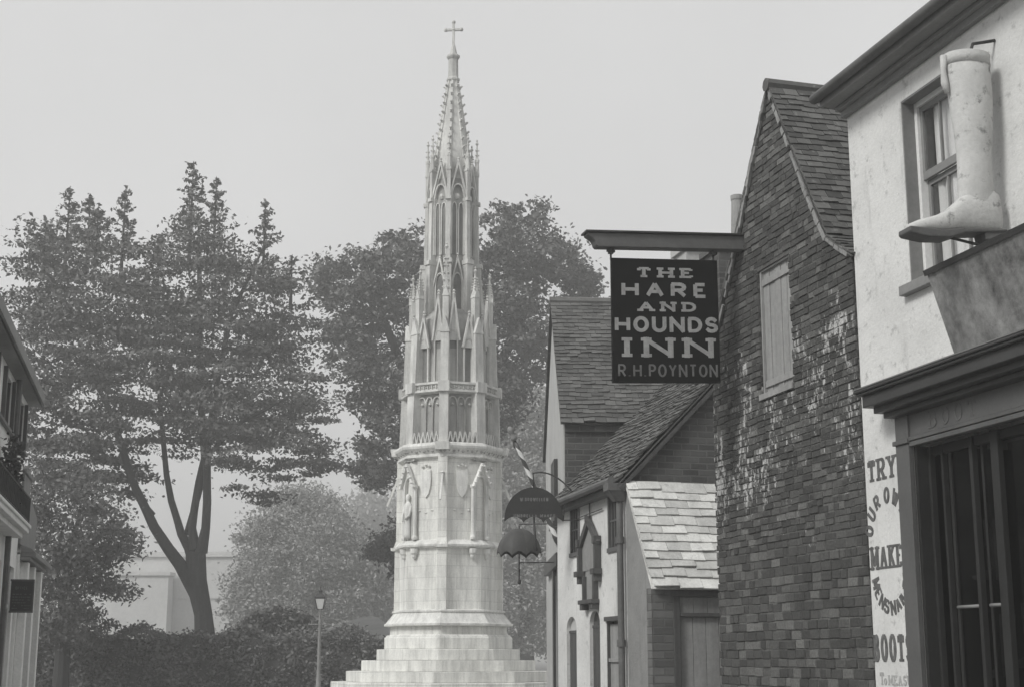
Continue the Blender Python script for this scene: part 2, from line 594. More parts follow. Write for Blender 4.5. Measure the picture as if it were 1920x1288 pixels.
ST = [(0, 0), (0, 1)]
GL = {
    'A': ([[(0, 0), (.5, 1)], [(.5, 1), (1, 0)], [(.2, .34), (.8, .34)]], [(0, 0), (1, 0)], 1.0),
    'B': ([ST, [(0, 1)] + arc(.45, .76, .45, .24, 90, -90) + [(0, .52)], [(0, .515)] + arc(.45, .26, .55, .26, 90, -90) + [(0, 0)]], [], .8),
    'D': ([ST, [(0, 1)] + arc(.4, .5, .6, .5, 90, -90) + [(0, 0)]], [], .9),
    'E': ([ST, [(0, 1), (.9, 1)], [(0, .52), (.7, .52)], [(0, 0), (.95, 0)]], [], .8),
    'F': ([ST, [(0, 1), (.9, 1)], [(0, .52), (.7, .52)]], [(0, 0)], .75),
    'C': ([arc(.5, .5, .5, .5, 45, 315, 16)], [], .85),
    'H': ([ST, [(1, 0), (1, 1)], [(0, .5), (1, .5)]], [(0, 0), (0, 1), (1, 0), (1, 1)], .95),
    'I': ([[(.5, 0), (.5, 1)]], [(.5, 0), (.5, 1)], .35),
    'K': ([ST, [(1, 1), (0, .4)], [(.33, .6), (1, 0)]], [(0, 0), (0, 1), (1, 1), (1, 0)], .9),
    'L': ([ST, [(0, 0), (.9, 0)]], [(0, 1)], .75),
    'M': ([[(0, 0), (0, 1), (.5, .2), (1, 1), (1, 0)]], [(0, 0), (0, 1), (1, 1), (1, 0)], 1.15),
    'N': ([[(0, 0), (0, 1), (1, 0), (1, 1)]], [(0, 0), (0, 1), (1, 1)], .95),
    'O': ([arc(.5, .5, .5, .5, 0, 360, 20)], [], .95),
    'P': ([ST, [(0, 1)] + arc(.5, .74, .5, .26, 90, -90) + [(0, .48)]], [(0, 0)], .8),
    'R': ([ST, [(0, 1)] + arc(.5, .74, .45, .26, 90, -90) + [(0, .48)], [(.45, .48), (1, 0)]], [(0, 0), (1, 0)], .88),
    'S': ([arc(.5, .75, .46, .25, 25, 270, 10) + arc(.5, .25, .5, .25, 90, -155, 10)], [], .8),
    'T': ([[(0, 1), (1, 1)], [(.5, 1), (.5, 0)]], [(.5, 0)], .85),
    'U': ([[(0, 1), (0, .4)] + arc(.5, .38, .5, .38, 180, 360) + [(1, 1)]], [(0, 1), (1, 1)], .9),
    'W': ([[(0, 1), (.28, 0), (.5, .8), (.72, 0), (1, 1)]], [(0, 1), (1, 1)], 1.3),
    'Y': ([[(0, 1), (.5, .48)], [(1, 1), (.5, .48)], [(.5, .48), (.5, 0)]], [(0, 1), (1, 1), (.5, 0)], .9),
    '.': ([[(.3, 0), (.3, .05)]], [], .3),
}


def letter(mb, ch, o, u, v, nrm, wd, ht, tx, ty, serif, depth=0.004):
    """one painted or cut letter: strokes in the plane (o, u, v) standing `depth` proud along nrm"""
    strokes, sf, _ = GL[ch]
    o, u, v, nrm = Vector(o), Vector(u), Vector(v), Vector(nrm)
    k = 0
    segs = []
    for pl in strokes:
        for a, b in zip(pl, pl[1:]):
            segs.append(((a[0] * wd, a[1] * ht), (b[0] * wd, b[1] * ht), len(pl) > 2))
    if serif:
        sw = tx * 0.95
        for (x, y) in sf:
            segs.append(((x * wd - sw, y * ht), (x * wd + sw, y * ht), None))
        if ch in 'BDEPRFL':
            for y in ((0, 1) if ch != 'L' else (1,)):
                segs.append(((-sw, y * ht), (0, y * ht), None))
        if ch == 'T':
            for x in (0, wd):
                segs.append(((x, ht), (x, ht * .72), False))
        if ch in 'EF':
            segs.append(((.9 * wd, ht), (.9 * wd, ht * .80), False))
            if ch == 'E':
                segs.append(((.95 * wd, 0), (.95 * wd, ht * .20), False))
    for (a, b, joint) in segs:
        dx, dy = b[0] - a[0], b[1] - a[1]
        ln = math.hypot(dx, dy)
        if ln < 1e-6:
            continue
        dx, dy = dx / ln, dy / ln
        t = math.hypot(tx * dy, ty * dx) if joint is not None else ty
        e = t * 0.35 if joint else 0.0
        nx, ny = -dy * t / 2, dx * t / 2
        a2 = (a[0] - dx * e, a[1] - dy * e)
        b2 = (b[0] + dx * e, b[1] + dy * e)
        poly = [(a2[0] - nx, a2[1] - ny), (b2[0] - nx, b2[1] - ny), (b2[0] + nx, b2[1] + ny), (a2[0] + nx, a2[1] + ny)]
        mb.ext(poly, o, u, v, nrm, -0.001, depth + 0.00015 * k)
        k += 1


def line_of_text(mb, txt, o, u, v, nrm, total, ht, tx, ty, serif=False, gap=0.35, depth=0.004):
    """text fitted into `total` width"""
    ws = [(GL[c][2] if c != ' ' else 0.5) for c in txt]
    unit = total / (sum(ws) + gap * (len(txt) - 1))
    x = 0
    for c, q in zip(txt, ws):
        if c != ' ':
            letter(mb, c, Vector(o) + Vector(u) * (x + tx / 2), u, v, nrm, max(q * unit - tx, 0.001), ht - ty, tx, ty, serif, depth)
        x += (q + gap) * unit


# ------------------------------------------------------------------ tiles and bricks
def tiles(mb, o, u, v, nrm, W, Ln, gauge, tw, th, jit=1.0, over=1.6, sag=0.0, rg=rnd):
    """courses of lapped tiles on a slope: o at the lower corner, u along the eave, v up the slope"""
    o, u, v, nrm = Vector(o), Vector(u), Vector(v), Vector(nrm)
    rows = int(Ln / gauge)
    for r in range(rows):
        off = (r % 2) * tw * 0.5 + rg.uniform(-.02, .02)
        x = -off
        wav = rg.uniform(-.006, .006) * jit
        while x < W:
            w_ = tw * rg.uniform(0.94, 1.04)
            a, b = max(x, 0), min(x + w_ - 0.006, W)
            x += w_
            if b - a < 0.03:
                continue
            y0 = r * gauge + rg.uniform(-.012, .012) * jit + wav
            y1 = min(y0 + gauge * over, Ln)
            lift = th * 1.25 + rg.uniform(0, .007) * jit
            dip = sag * (math.sin((a / W) * 7 + 1.3) * 0.6 + math.sin(r * .31 + a) * 0.5)
            t1 = rg.uniform(-.006, .006) * jit
            c = [(a, y0, lift + dip), (b, y0 + t1, lift + dip + t1), (b, y1, 0.002 + dip), (a, y1, 0.002 + dip)]
            top = [o + u * p[0] + v * p[1] + nrm * (p[2] + th) for p in c]
            bot = [o + u * p[0] + v * p[1] + nrm * p[2] for p in c]
            mb.prism(bot, top)


def bricks(mb, spans, z0, z1, y, course=0.067, length=0.2, dpt=0.1, jit=1.35, rg=rnd):
    """real courses of bricks on the plane y; spans(z) gives the intervals of x to fill"""
    r = 0
    z = z0
    while z < z1:
        h = course * rg.uniform(0.92, 1.08) * (1.35 if z < 2.6 else 1.0)
        for (a, b) in spans(z + h / 2):
            x = a - (r % 2) * length / 2 + (0 if (r % 2) else 0)
            x = min(x, a)
            while x < b:
                ln = (length if rg.random() < .72 else length * .55) * rg.uniform(.93, 1.05)
                p, q = max(x, a), min(x + ln, b)
                x += ln
                if q - p < 0.035:
                    continue
                m = 0.0045
                d = rg.uniform(-.005, .005) * jit
                t = rg.uniform(-.004, .004) * jit
                k = rg.uniform(-.004, .004) * jit
                f = [(p + m, z + m + t), (q - m, z + m + t + k), (q - m, z + h - m + t + k), (p + m, z + h - m + t)]
                f = [(xx + rg.uniform(-.004, .004), zz + rg.uniform(-.003, .003)) for xx, zz in f]
                cx, cz = (p + q) / 2, z + h / 2
                front = [(cx + (xx - cx) * .93, y + d, cz + (zz - cz) * .88) for xx, zz in f]
                mid = [(xx, y + d - 0.008, zz) for xx, zz in f]
                back = [(xx, y - dpt, zz) for xx, zz in f]
                mb.rings([back, mid, front])
        z += h
        r += 1


# ------------------------------------------------------------------ foliage
def leaves(name, pts, size, mat, parent, origin, droop=0.0):
    """many small pointed leaf sprays, one four-sided face each"""
    n = len(pts)
    d = npr.normal(size=(n, 3))
    d[:, 2] *= 0.75
    d /= np.linalg.norm(d, axis=1)[:, None]
    q = npr.normal(size=(n, 3))
    e = np.cross(d, q)
    e /= np.linalg.norm(e, axis=1)[:, None]
    s = size[:, None]
    p = pts - np.array(origin)
    dn = np.zeros((n, 3))
    dn[:, 2] = -droop * size
    v = np.stack([p - d * s * .55, p + e * s * .32 + d * s * .05, p + d * s * .6 + dn, p - e * s * .32 - d * s * .05], 1).reshape(-1, 3)
    me = bpy.data.meshes.new(name)
    me.vertices.add(4 * n)
    me.vertices.foreach_set('co', v.ravel())
    me.loops.add(4 * n)
    me.loops.foreach_set('vertex_index', np.arange(4 * n, dtype=np.int32))
    me.polygons.add(n)
    me.polygons.foreach_set('loop_start', np.arange(0, 4 * n, 4, dtype=np.int32))
    me.polygons.foreach_set('loop_total', np.full(n, 4, dtype=np.int32))
    me.materials.append(M[mat])
    me.update(calc_edges=True)
    o = bpy.data.objects.new(name, me)
    COL.objects.link(o)
    if parent:
        o.parent = parent
    return o


_t = R(TILT)


def XZ(px, py, Y):
    """metres across and up, on the upright plane at distance Y, of a point of the photograph (a shorthand for surveying outlines)"""
    u, v = (px - 960) / 2750.0, (644 - py) / 2750.0
    dy = math.cos(_t) - v * math.sin(_t)
    return u * Y / dy, EYE + (math.sin(_t) + v * math.cos(_t)) * Y / dy


def inside(poly, x, z):
    c = np.zeros(len(x), bool)
    n = len(poly)
    for i in range(n):
        x0, z0 = poly[i]
        x1, z1 = poly[(i + 1) % n]
        cond = ((z0 > z) != (z1 > z))
        with np.errstate(divide='ignore', invalid='ignore'):
            c ^= cond & (x < (x1 - x0) * (z - z0) / (z1 - z0) + x0)
    return c


def fill_pads(poly, count, holes=()):
    xs = [p[0] for p in poly]
    zs = [p[1] for p in poly]
    out = []
    while len(out) < count:
        x = npr.uniform(min(xs), max(xs), 4000)
        z = npr.uniform(min(zs), max(zs), 4000)
        ok = inside(poly, x, z)
        for hx, hz, ha, hb in holes:
            ok &= ((x - hx) / ha) ** 2 + ((z - hz) / hb) ** 2 > 1
        out += list(zip(x[ok], z[ok]))
    return np.array(out[:count])


def pad_points(centres, per, rx, ry, rz):
    n = len(centres)
    p = npr.normal(size=(n, per, 3)) * 0.5
    k = npr.uniform(.6, 1.35, (n, 1, 1))
    p *= np.array([rx, ry, rz]) * k
    return (centres[:, None, :] + p).reshape(-1, 3)


# see-through pane: mostly clear with a glossy sheen
def _pane(tr=.94, gl=.10):
    m = bpy.data.materials.new('clear pane')
    m.use_nodes = True
    n = m.node_tree
    n.nodes.clear()
    t = n.nodes.new('ShaderNodeBsdfTransparent')
    t.inputs[0].default_value = (tr, tr, tr, 1)
    g = n.nodes.new('ShaderNodeBsdfGlossy')
    g.inputs['Roughness'].default_value = 0.08
    mx = n.nodes.new('ShaderNodeMixShader')
    mx.inputs[0].default_value = gl
    o = n.nodes.new('ShaderNodeOutputMaterial')
    n.links.new(t.outputs[0], mx.inputs[1])
    n.links.new(g.outputs[0], mx.inputs[2])
    n.links.new(mx.outputs[0], o.inputs[0])
    return m


M['pane'] = _pane()
M['pane_dim'] = _pane(.45, .035)

S = ((3.143, 13.0), -15.0)       # right side of the street: boot shop and brick gable house (x runs away from the camera, y towards the street)
P = ((1.529, 19.723), -13.5)     # plastered cottage
FH = ((0.836, 23.64), -2.3)       # far house
LF = ((-8.133, 25.0), -13.2)     # left side of the street (y runs away from the street)
DN = (0, 0, 1)

# ================================================================== ground
g = MB()
g.add([(-900, -60, 0), (900, -60, 0), (900, 1700, 0), (-900, 1700, 0)], [(0, 1, 2, 3)])
setting('ground', g, 'ground')
g = MB()
g.add([(-3, -12, .004), (8.2, -12, .004), (-.2, 24, .004), (-.2, 30, .004), (14, 34, .004), (14, 48, .004), (-16, 48, .004), (-16, 33, .004), (-9.6, 30, .004)],
      [(0, 1, 2, 3, 4, 5, 6, 7, 8)])
setting('road', g, 'road')
g = MB()
g.prism([(8.3, -12, 0), (10, -12, 0), (1.5, 24, 0), (-.1, 24, 0)], [(8.3, -12, .12), (10, -12, .12), (1.5, 24, .12), (-.1, 24, .12)])
setting('pavement', g, 'kerb')
g = MB()
g.prism([(-4.6, 3, 0), (-3.1, 3, 0), (-9.6, 30, 0), (-11, 30, 0)], [(-4.6, 3, .12), (-3.1, 3, .12), (-9.6, 30, .12), (-11, 30, .12)])
setting('pavement', g, 'kerb')

# ================================================================== boot shop (right edge)
t = Thing('boot_shop', 'white stuccoed boot shop with dark shopfront and lettering painted down its wall', 'shop', S)
wl = MB()
WIN = (-1.92, -0.955, 4.70, 6.34)
wl.wall('x', -0.3, 0.0, -8.0, 0.0, 0.0, 6.64, [WIN, (-5.6, -0.84, 0.12, 3.4)])
wl.wall('y', -0.3, 0.0, -7.0, -0.3, 0.0, 6.64)
wl.wall('y', -8.0, -7.7, -7.0, -0.3, 0.0, 6.64)
wl.wall('x', -7.3, -7.0, -8.0, 0.0, 0.0, 6.64)
t.part('wall', wl, 'stucco')
rf = MB()
rf.prism([(-8.2, .24, 6.745), (.02, .24, 6.745), (.02, -3.5, 8.3), (-8.2, -3.5, 8.3)], [(-8.2, .24, 6.78), (.02, .24, 6.78), (.02, -3.5, 8.36), (-8.2, -3.5, 8.36)])
rf.prism([(-8.2, -7.3, 6.80), (.02, -7.3, 6.80), (.02, -3.5, 8.3), (-8.2, -3.5, 8.3)], [(-8.2, -7.3, 6.86), (.02, -7.3, 6.86), (.02, -3.5, 8.36), (-8.2, -3.5, 8.36)])
rf.prism([(-.02, 0, 6.64), (-.02, -7, 6.64), (-.02, -3.5, 8.3)], [(-.2, 0, 6.64), (-.2, -7, 6.64), (-.2, -3.5, 8.3)])
roof = t.part('roof', rf, 'slate')
ev = MB()
ev.box(-8.2, .04, -.02, .24, 6.64, 6.68)
ev.box(-8.2, .05, .22, .255, 6.63, 6.74)
ev.box(-8.2, .02, 0.002, .06, 6.54, 6.64)
ev.box(-8.2, .03, 0.002, .11, 6.60, 6.64)
t.part('eaves', ev, 'paint_grey', bevel=.008)
gt = MB()
gt.tube([(-8.2, .305, 6.70), (.07, .305, 6.72)], .048, 10)
t.part('gutter', gt, 'lead', smooth=True)
# sash window
fr = MB()
a, b, c, d = WIN
fr.box(a, a + .05, -.2, -.12, c, d)
fr.box(b - .05, b, -.2, -.12, c, d)
fr.box(a + .05, b - .05, -.2, -.12, d - .06, d)
fr.box(a + .05, b - .05, -.2, -.12, c, c + .05)
wn = t.part('window', fr, 'paint_white', bevel=.004)
ss = MB()
mid = 5.62
for (z0, z1, y) in ((mid, d - .06, -.15), (c + .05, mid, -.19)):
    ss.box(a + .05, a + .09, y - .03, y, z0, z1)
    ss.box(b - .09, b - .05, y - .03, y, z0, z1)
    ss.box(a + .09, b - .09, y - .03, y, z1 - .05, z1)
    ss.box(a + .09, b - .09, y - .03, y, z0, z0 + .07 if z0 == mid else z0 + .06)
    for k in (1, 2):
        xx = b - .09 - (b - a - .18) * k / 3
        ss.box(xx - .011, xx + .011, y - .025, y - .003, z0 + .06, z1 - .05)
t.part('sash', ss, 'paint_grey', wn)
pn = MB()
pn.box(a + .09, b - .09, -.169, -.165, mid + .05, d - .1)
pn.box(a + .09, b - .09, -.209, -.205, c + .1, mid - .03)
t.part('pane', pn, 'pane', wn)
cu = MB()
cols = 40
vs = []
for k in range(cols + 1):
    xx = -1.10 - .78 * k / cols
    yy = -.235 + .012 * math.sin(k * 1.1) + .006 * math.sin(k * 2.7)
    vs += [(xx, yy, c + .02), (xx + .01 * math.sin(k), yy, d - .02)]
cu.add(vs, [(2 * k, 2 * k + 2, 2 * k + 3, 2 * k + 1) for k in range(cols)])
t.part('curtain', cu, 'curtain', wn, smooth=True)
sl = MB()
sl.box(a - .05, b + .09, -.11, .07, c - .09, c - .003)
t.part('sill', sl, 'paint_grey', wn, bevel=.006)
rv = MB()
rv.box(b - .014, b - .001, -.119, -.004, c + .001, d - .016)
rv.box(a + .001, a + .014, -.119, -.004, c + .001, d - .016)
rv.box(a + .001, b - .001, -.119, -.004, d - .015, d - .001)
t.part('reveal_shade', rv, 'paint_grey', wn)  # grey lining puts the shade of the window jambs into the colour
# shopfront
pl = MB()
pl.box(-.845, -.635, .002, .05, .12, 3.36)
pl.box(-.86, -.615, .002, .07, 3.36, 3.40)
pl.box(-.845, -.64, .002, .05, 3.40, 3.60)
pl.box(-.86, -.63, .002, .055, .12, .5)
t.part('pilaster', pl, 'paint_mid', bevel=.006)
fa = MB()
fa.box(-8, -.846, .0, .03, 3.41, 3.60)
fa.box(-8, -.846, -.02, .055, 3.375, 3.405)
fa.box(-8, -.846, -.04, .045, 3.33, 3.37)
t.part('fascia', fa, 'paint_mid', bevel=.005)
co = MB()
co.box(-8, -.60, .002, .13, 3.60, 3.645)
co.box(-8, -.56, .002, .20, 3.645, 3.70)
co.box(-8, -.50, .002, .27, 3.70, 3.80)
co.box(-8, -.47, .002, .31, 3.80, 3.825)
co.box(-8, -.455, .002, .33, 3.825, 3.85)
t.part('cornice', co, 'paint_dark', bevel=.008)
ld = MB()
ld.prism([(-8, .002, 3.87), (-.46, .002, 3.87), (-.46, .332, 3.852), (-8, .332, 3.852)], [(-8, .002, 3.885), (-.46, .002, 3.885), (-.46, .335, 3.862), (-8, .335, 3.862)])
t.part('flashing', ld, 'paint_grey')
bx = MB()
for k, ch in enumerate('BOOT'):
    letter(bx, ch, (-1.17 - .19 * k, .031, 3.445), (-1, 0, 0), DN, (0, 1, 0), .09, .125, .026, .014, True, .0015)
t.part('fascia_lettering', bx, weathered('worn fascia lettering', .07, .15, 14, .6, .2, .002))
sf = MB()
for (x0, x1, y) in ((-.92, -.887, -.10), (-1.08, -1.05, -.12), (-1.15, -1.115, -.15), (-1.53, -1.485, -.11), (-1.60, -1.57, -.16), (-1.90, -1.80, -.10), (-2.6, -2.55, -.11), (-3.3, -3.25, -.11),
                    (-4.1, -4.05, -.11), (-4.9, -4.85, -.11)):
    sf.box(min(x0, -.8875) if x0 > -.9 else x0, min(x1, -.8865), y - .05, y, .55, 3.33)
sf.box(-5.6, -.886, -.2, -.10, .12, .55)
sf.box(-5.6, -.846, -.2, -.13, 3.25, 3.33)
t.part('window_frame', sf, 'paint_deep', bevel=.004)
gs = MB()
gs.box(-5.6, -.886, -.172, -.166, .55, 3.25)
t.part('shop_window', gs, 'pane_dim')
rl = MB()
rl.tube([(-1.16, -.13, 2.0), (-1.48, -.13, 2.0)], .014, 8)
rl.tube([(-1.62, -.13, 2.0), (-1.8, -.13, 2.0)], .014, 8)
t.part('rail', rl, 'paint_grey', smooth=True)
bk = MB()
bk.box(-.886, -.8405, -.9, -.002, .13, 3.33)
t.part('jamb_lining', bk, 'paint_deep')
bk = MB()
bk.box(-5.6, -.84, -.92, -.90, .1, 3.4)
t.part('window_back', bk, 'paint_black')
# writing down the white wall
U, V, N = (-1, 0, 0), (0, 0, 1), (0, 1, 0)
tx = MB()
line_of_text(tx, 'TRY', (-.05, 0, 3.13), U, V, N, .485, .19, .042, .022, True, .22)
t.part('wall_lettering', tx, 'letter_dark')
tx = MB()
line_of_text(tx, 'MAKE', (-.025, 0, 2.365), U, V, N, .54, .195, .04, .02, True, .2)
t.part('wall_lettering', tx, 'letter_dark')
tx = MB()
line_of_text(tx, 'BOOTS', (.0, 0, 1.585), U, V, N, .64, .225, .04, .022, True, .22)
t.part('wall_lettering', tx, 'letter_dark')
tx = MB()
for ch, an in zip('OUROWN', (168, 143, 119, 88, 62, 33)):
    h, z = .355 + .275 * math.cos(R(an)), 2.635 + .285 * math.sin(R(an))
    q = R(an - 90)
    u2 = (-math.cos(q), 0, math.sin(q))
    v2 = (math.sin(q), 0, math.cos(q))
    wd = .085 if ch != 'W' else .11
    letter(tx, ch, Vector((-h, 0, z)) - Vector(u2) * (wd / 2), u2, v2, N, wd - .02, .115, .031, .022, False)
t.part('wall_lettering', tx, 'letter_dark')
tx = MB()
for ch, an in zip('MENSNAILED', (192, 213, 233, 252, 276, 296, 311, 325, 345, 366)):
    h, z = .355 + .31 * math.cos(R(an)), 2.28 + .31 * math.sin(R(an))
    q = R(an + 90)
    u2 = (-math.cos(q), 0, math.sin(q))
    v2 = (math.sin(q), 0, math.cos(q))
    wd = .085 if ch != 'I' else .03
    letter(tx, ch, Vector((-h, 0, z)) - Vector(u2) * (wd / 2), u2, v2, N, wd - .022, .10, .029, .02, False)
t.part('wall_lettering', tx, 'letter_dark')
tx = MB()
letter(tx, 'T', (-.09, 0, 1.385), U, V, N, .05, .095, .018, .01, True)
letter(tx, 'O', (-.155, 0, 1.385), U, V, N, .035, .045, .014, .01, False)
line_of_text(tx, 'MEASURE', (-.225, 0, 1.385), U, V, N, .52, .08, .016, .01, True, .25)
t.part('small_lettering', tx, 'letter_pale')

# boots hanging behind the shop window
for (hx, hz_, tilt_, lab) in ((-1.27, 2.28, .1, 'long boot hanging behind shop window, just above the thin brass rail'), (-1.34, 1.52, -.15, 'long boot hanging behind shop window, below the thin brass rail'),
                              (-1.70, 1.60, .05, 'long boot hanging behind the narrow shop pane right of the thick mullion')):
    tb = Thing('display_boot', lab, 'boot', S, (hx, -.42, hz_), 'boots hanging in the shop window')
    f = MB()
    f.rings([[(hx + tilt_ * (z_ / .42) * .12 + rx_ * math.cos(2 * math.pi * i / 12), -.42 + oy + ry_ * math.sin(2 * math.pi * i / 12), hz_ + z_) for i in range(12)]
             for z_, rx_, ry_, oy in ((.0, .045, .06, 0), (.06, .05, .065, 0), (.14, .048, .06, 0), (.26, .06, .068, -.005), (.42, .07, .075, -.01))])
    f.rings([[(hx + rx_ * math.cos(2 * math.pi * i / 12), -.42 + y_, hz_ - .03 + oz + rz_ * math.sin(2 * math.pi * i / 12)) for i in range(12)]
             for y_, rx_, rz_, oz in ((-.07, .03, .03, 0), (-.04, .042, .045, .01), (.05, .042, .045, .01), (.13, .045, .03, -.01), (.2, .03, .018, -.02))])
    tb.part('upper', f, 'leather', smooth=True)
    f = MB()
    f.tube([(hx + tilt_ * .12, -.42, hz_ + .4), (hx + tilt_ * .12, -.42, hz_ + .75)], .006, 5)
    tb.part('hanging_loop', f, 'iron')

# ================================================================== giant boot
BX = -2.4
t = Thing('boot_sign', 'giant pale boot hung as a trade sign in front of the upper sash window', 'boot sign', S, (BX, .3, 4.66))
bt = MB()


def rr(cx, cz, hx, hz, y, n=16, sq=.75):
    o = []
    for i in range(n):
        a = 2 * math.pi * i / n
        ca, sa = math.cos(a), math.sin(a)
        o.append((cx + hx * math.copysign(abs(ca) ** sq, ca), y, cz + hz * math.copysign(abs(sa) ** sq, sa)))
    return o


foot = [(.865, 4.70, 4.725, .02), (.845, 4.69, 4.75, .05), (.79, 4.685, 4.775, .075), (.71, 4.69, 4.80, .09), (.62, 4.69, 4.83, .095), (.53, 4.70, 4.88, .09), (.45, 4.715, 4.95, .083),
        (.36, 4.72, 5.03, .08), (.25, 4.725, 5.08, .08), (.15, 4.735, 5.08, .078), (.09, 4.75, 5.04, .06), (.065, 4.78, 4.98, .03)]
bt.rings([rr(BX, (zb + zt) / 2, hw, (zt - zb) / 2, y) for (y, zb, zt, hw) in foot])
leg = [(zz_, ya_ + .035, yb_, hh_) for (zz_, ya_, yb_, hh_) in [(4.84, .075, .40, .07), (4.95, .07, .41, .078), (5.05, .075, .41, .085), (5.2, .085, .40, .095), (5.36, .08, .395, .105), (5.55, .06, .405, .12), (5.75, .045, .425, .135), (5.95, .045, .44, .14),
       (6.10, .05, .445, .14)]]
bt.rings([[(BX + hx * math.cos(2 * math.pi * i / 20), (y0 + y1) / 2 + (y1 - y0) / 2 * math.sin(2 * math.pi * i / 20), z) for i in range(20)] for (z, y0, y1, hx) in leg])
t.part('upper', bt, 'boot', smooth=True)
so = MB()
so.ext([(.87, 4.655), (.89, 4.67), (.888, 4.71), (.6, 4.70), (.45, 4.725), (.07, 4.745), (.065, 4.725), (.43, 4.69), (.55, 4.645), (.72, 4.635)], (BX, 0, 0), (0, 1, 0), DN, (1, 0, 0), -.088, .088)
so.ext([(.075, 4.65), (.25, 4.65), (.265, 4.728), (.07, 4.735)], (BX, 0, 0), (0, 1, 0), DN, (1, 0, 0), -.076, .076)
t.part('sole', so, 'sole', bevel=.01)
sp = MB()
sp.rings([[(BX + (hx + .006) * math.cos(2 * math.pi * i / 20), (y0 + y1) / 2 + ((y1 - y0) / 2 + .006) * math.sin(2 * math.pi * i / 20), z) for i in range(20)] for (z, y0, y1, hx) in
          ((6.05, .083, .443, .14), (6.14, .085, .446, .141))])
sp.tube([(BX, .452, 5.82), (BX, .468, 5.9), (BX, .472, 6.0), (BX, .462, 6.12)], [.02, .03, .022, .03], 8)
t.part('top_band', sp, 'boot', smooth=True)
se = MB()
se.tube([(BX - .07 - .045 * k / 8, .235, 4.95 + 1.09 * k / 8) for k in range(9)], .006, 5)
t.part('seam', se, 'sole')
ir = MB()
ir.tube([(BX, .52, 4.67), (BX, .3, 4.635), (BX, .005, 4.6)], .012, 8)
ir.tube([(BX, .25, 6.12), (BX, .2, 6.25), (BX, .005, 6.3)], .014, 8)
t.part('bracket', ir, 'iron', smooth=True)

# leaning signboard on the cornice
t = Thing('signboard', 'dark mottled signboard leaning out from the shopfront cornice below the giant boot', 'signboard', S, (-3, .3, 3.86))
sb = MB()
q0, q1 = Vector((0, .26, 3.875)), Vector((0, .47, 4.515))
vv = (q1 - q0).normalized()
nn = Vector((0, vv.z, -vv.y))
ln = (q1 - q0).length
sb.ext([(-4.4, 0), (-1.96, 0), (-1.975, ln), (-4.4, ln)], q0, (1, 0, 0), vv, nn, -.03, 0)
t.part('board', sb, 'board_mottled', bevel=.006)
ed = MB()
ed.ext([(-4.4, ln - .03), (-1.96, ln - .03), (-1.96, ln + .015), (-4.4, ln + .015)], q0, (1, 0, 0), vv, nn, -.04, .016)
t.part('edging', ed, 'paint_dark')
st = MB()
for xx in (-2.3, -3.6):
    st.bar((xx, .40, 4.42), (xx, .0, 4.5), .025, .025)
t.part('stay', st, 'iron')

# ================================================================== brick gable house
t = Thing('brick_house', 'tall narrow brick gable house with flaking limewash and closed plank shutter beside white shop', 'house', S, (1.6, 0, 0))
ZR, XR = [0, 5.2, 5.51, 6.03, 7.32, 7.46], [.004, .05, .50, .845, 1.556, 1.61]
ZL, XL = [0, 4.86, 5.32, 5.81, 6.17, 6.57, 7.11, 7.46], [3.42, 3.41, 3.11, 2.72, 2.46, 2.23, 1.90, 1.66]
HOLE = (1.375, 2.115, 4.25, 5.61)


def gable_spans(z):
    x0, x1 = float(np.interp(z, ZR, XR)), float(np.interp(z, ZL, XL))
    if x1 - x0 < .05:
        return []
    if HOLE[2] < z < HOLE[3]:
        return [(x0, HOLE[0]), (HOLE[1], x1)]
    return [(x0, x1)]


bm_ = MB()
bricks(bm_, gable_spans, .0, 7.42, 0.0)
t.part('gable_wall', bm_, 'limewash')
mo = MB()
z = 0
while z < 7.4:
    for (x0, x1) in gable_spans(z + .05):
        mo.box(x0 + .006, x1 - .03, -.3, -.011, z, z + .1)
    z += .1
mo.wall('y', 3.12, 3.40, -6.5, -.301, 0, 4.8)
mo.wall('y', .01, .29, -6.5, -.301, 0, 5.1)
mo.wall('x', -6.8, -6.501, .01, 3.40, 0, 5.0)
t.part('mortar_joints', mo, 'mortar')
tl = MB()


def slope(mb, x0, z0, x1, z1, y0, depth, gauge, tw, th=.014, **k):
    v = Vector((x1 - x0, 0, z1 - z0))
    L0 = v.length
    v.normalize()
    n = Vector((-v.z, 0, v.x)) if x1 > x0 else Vector((v.z, 0, -v.x))
    o = Vector((x0, y0, z0))
    mb.prism([o, o + Vector((0, -depth, 0)), o + Vector((0, -depth, 0)) + v * L0, o + v * L0],
             [p + n * .012 for p in (o, o + Vector((0, -depth, 0)), o + Vector((0, -depth, 0)) + v * L0, o + v * L0)])
    tiles(mb, o + n * .013, (0, -1, 0), v, n, depth, L0, gauge, tw, th, **k)


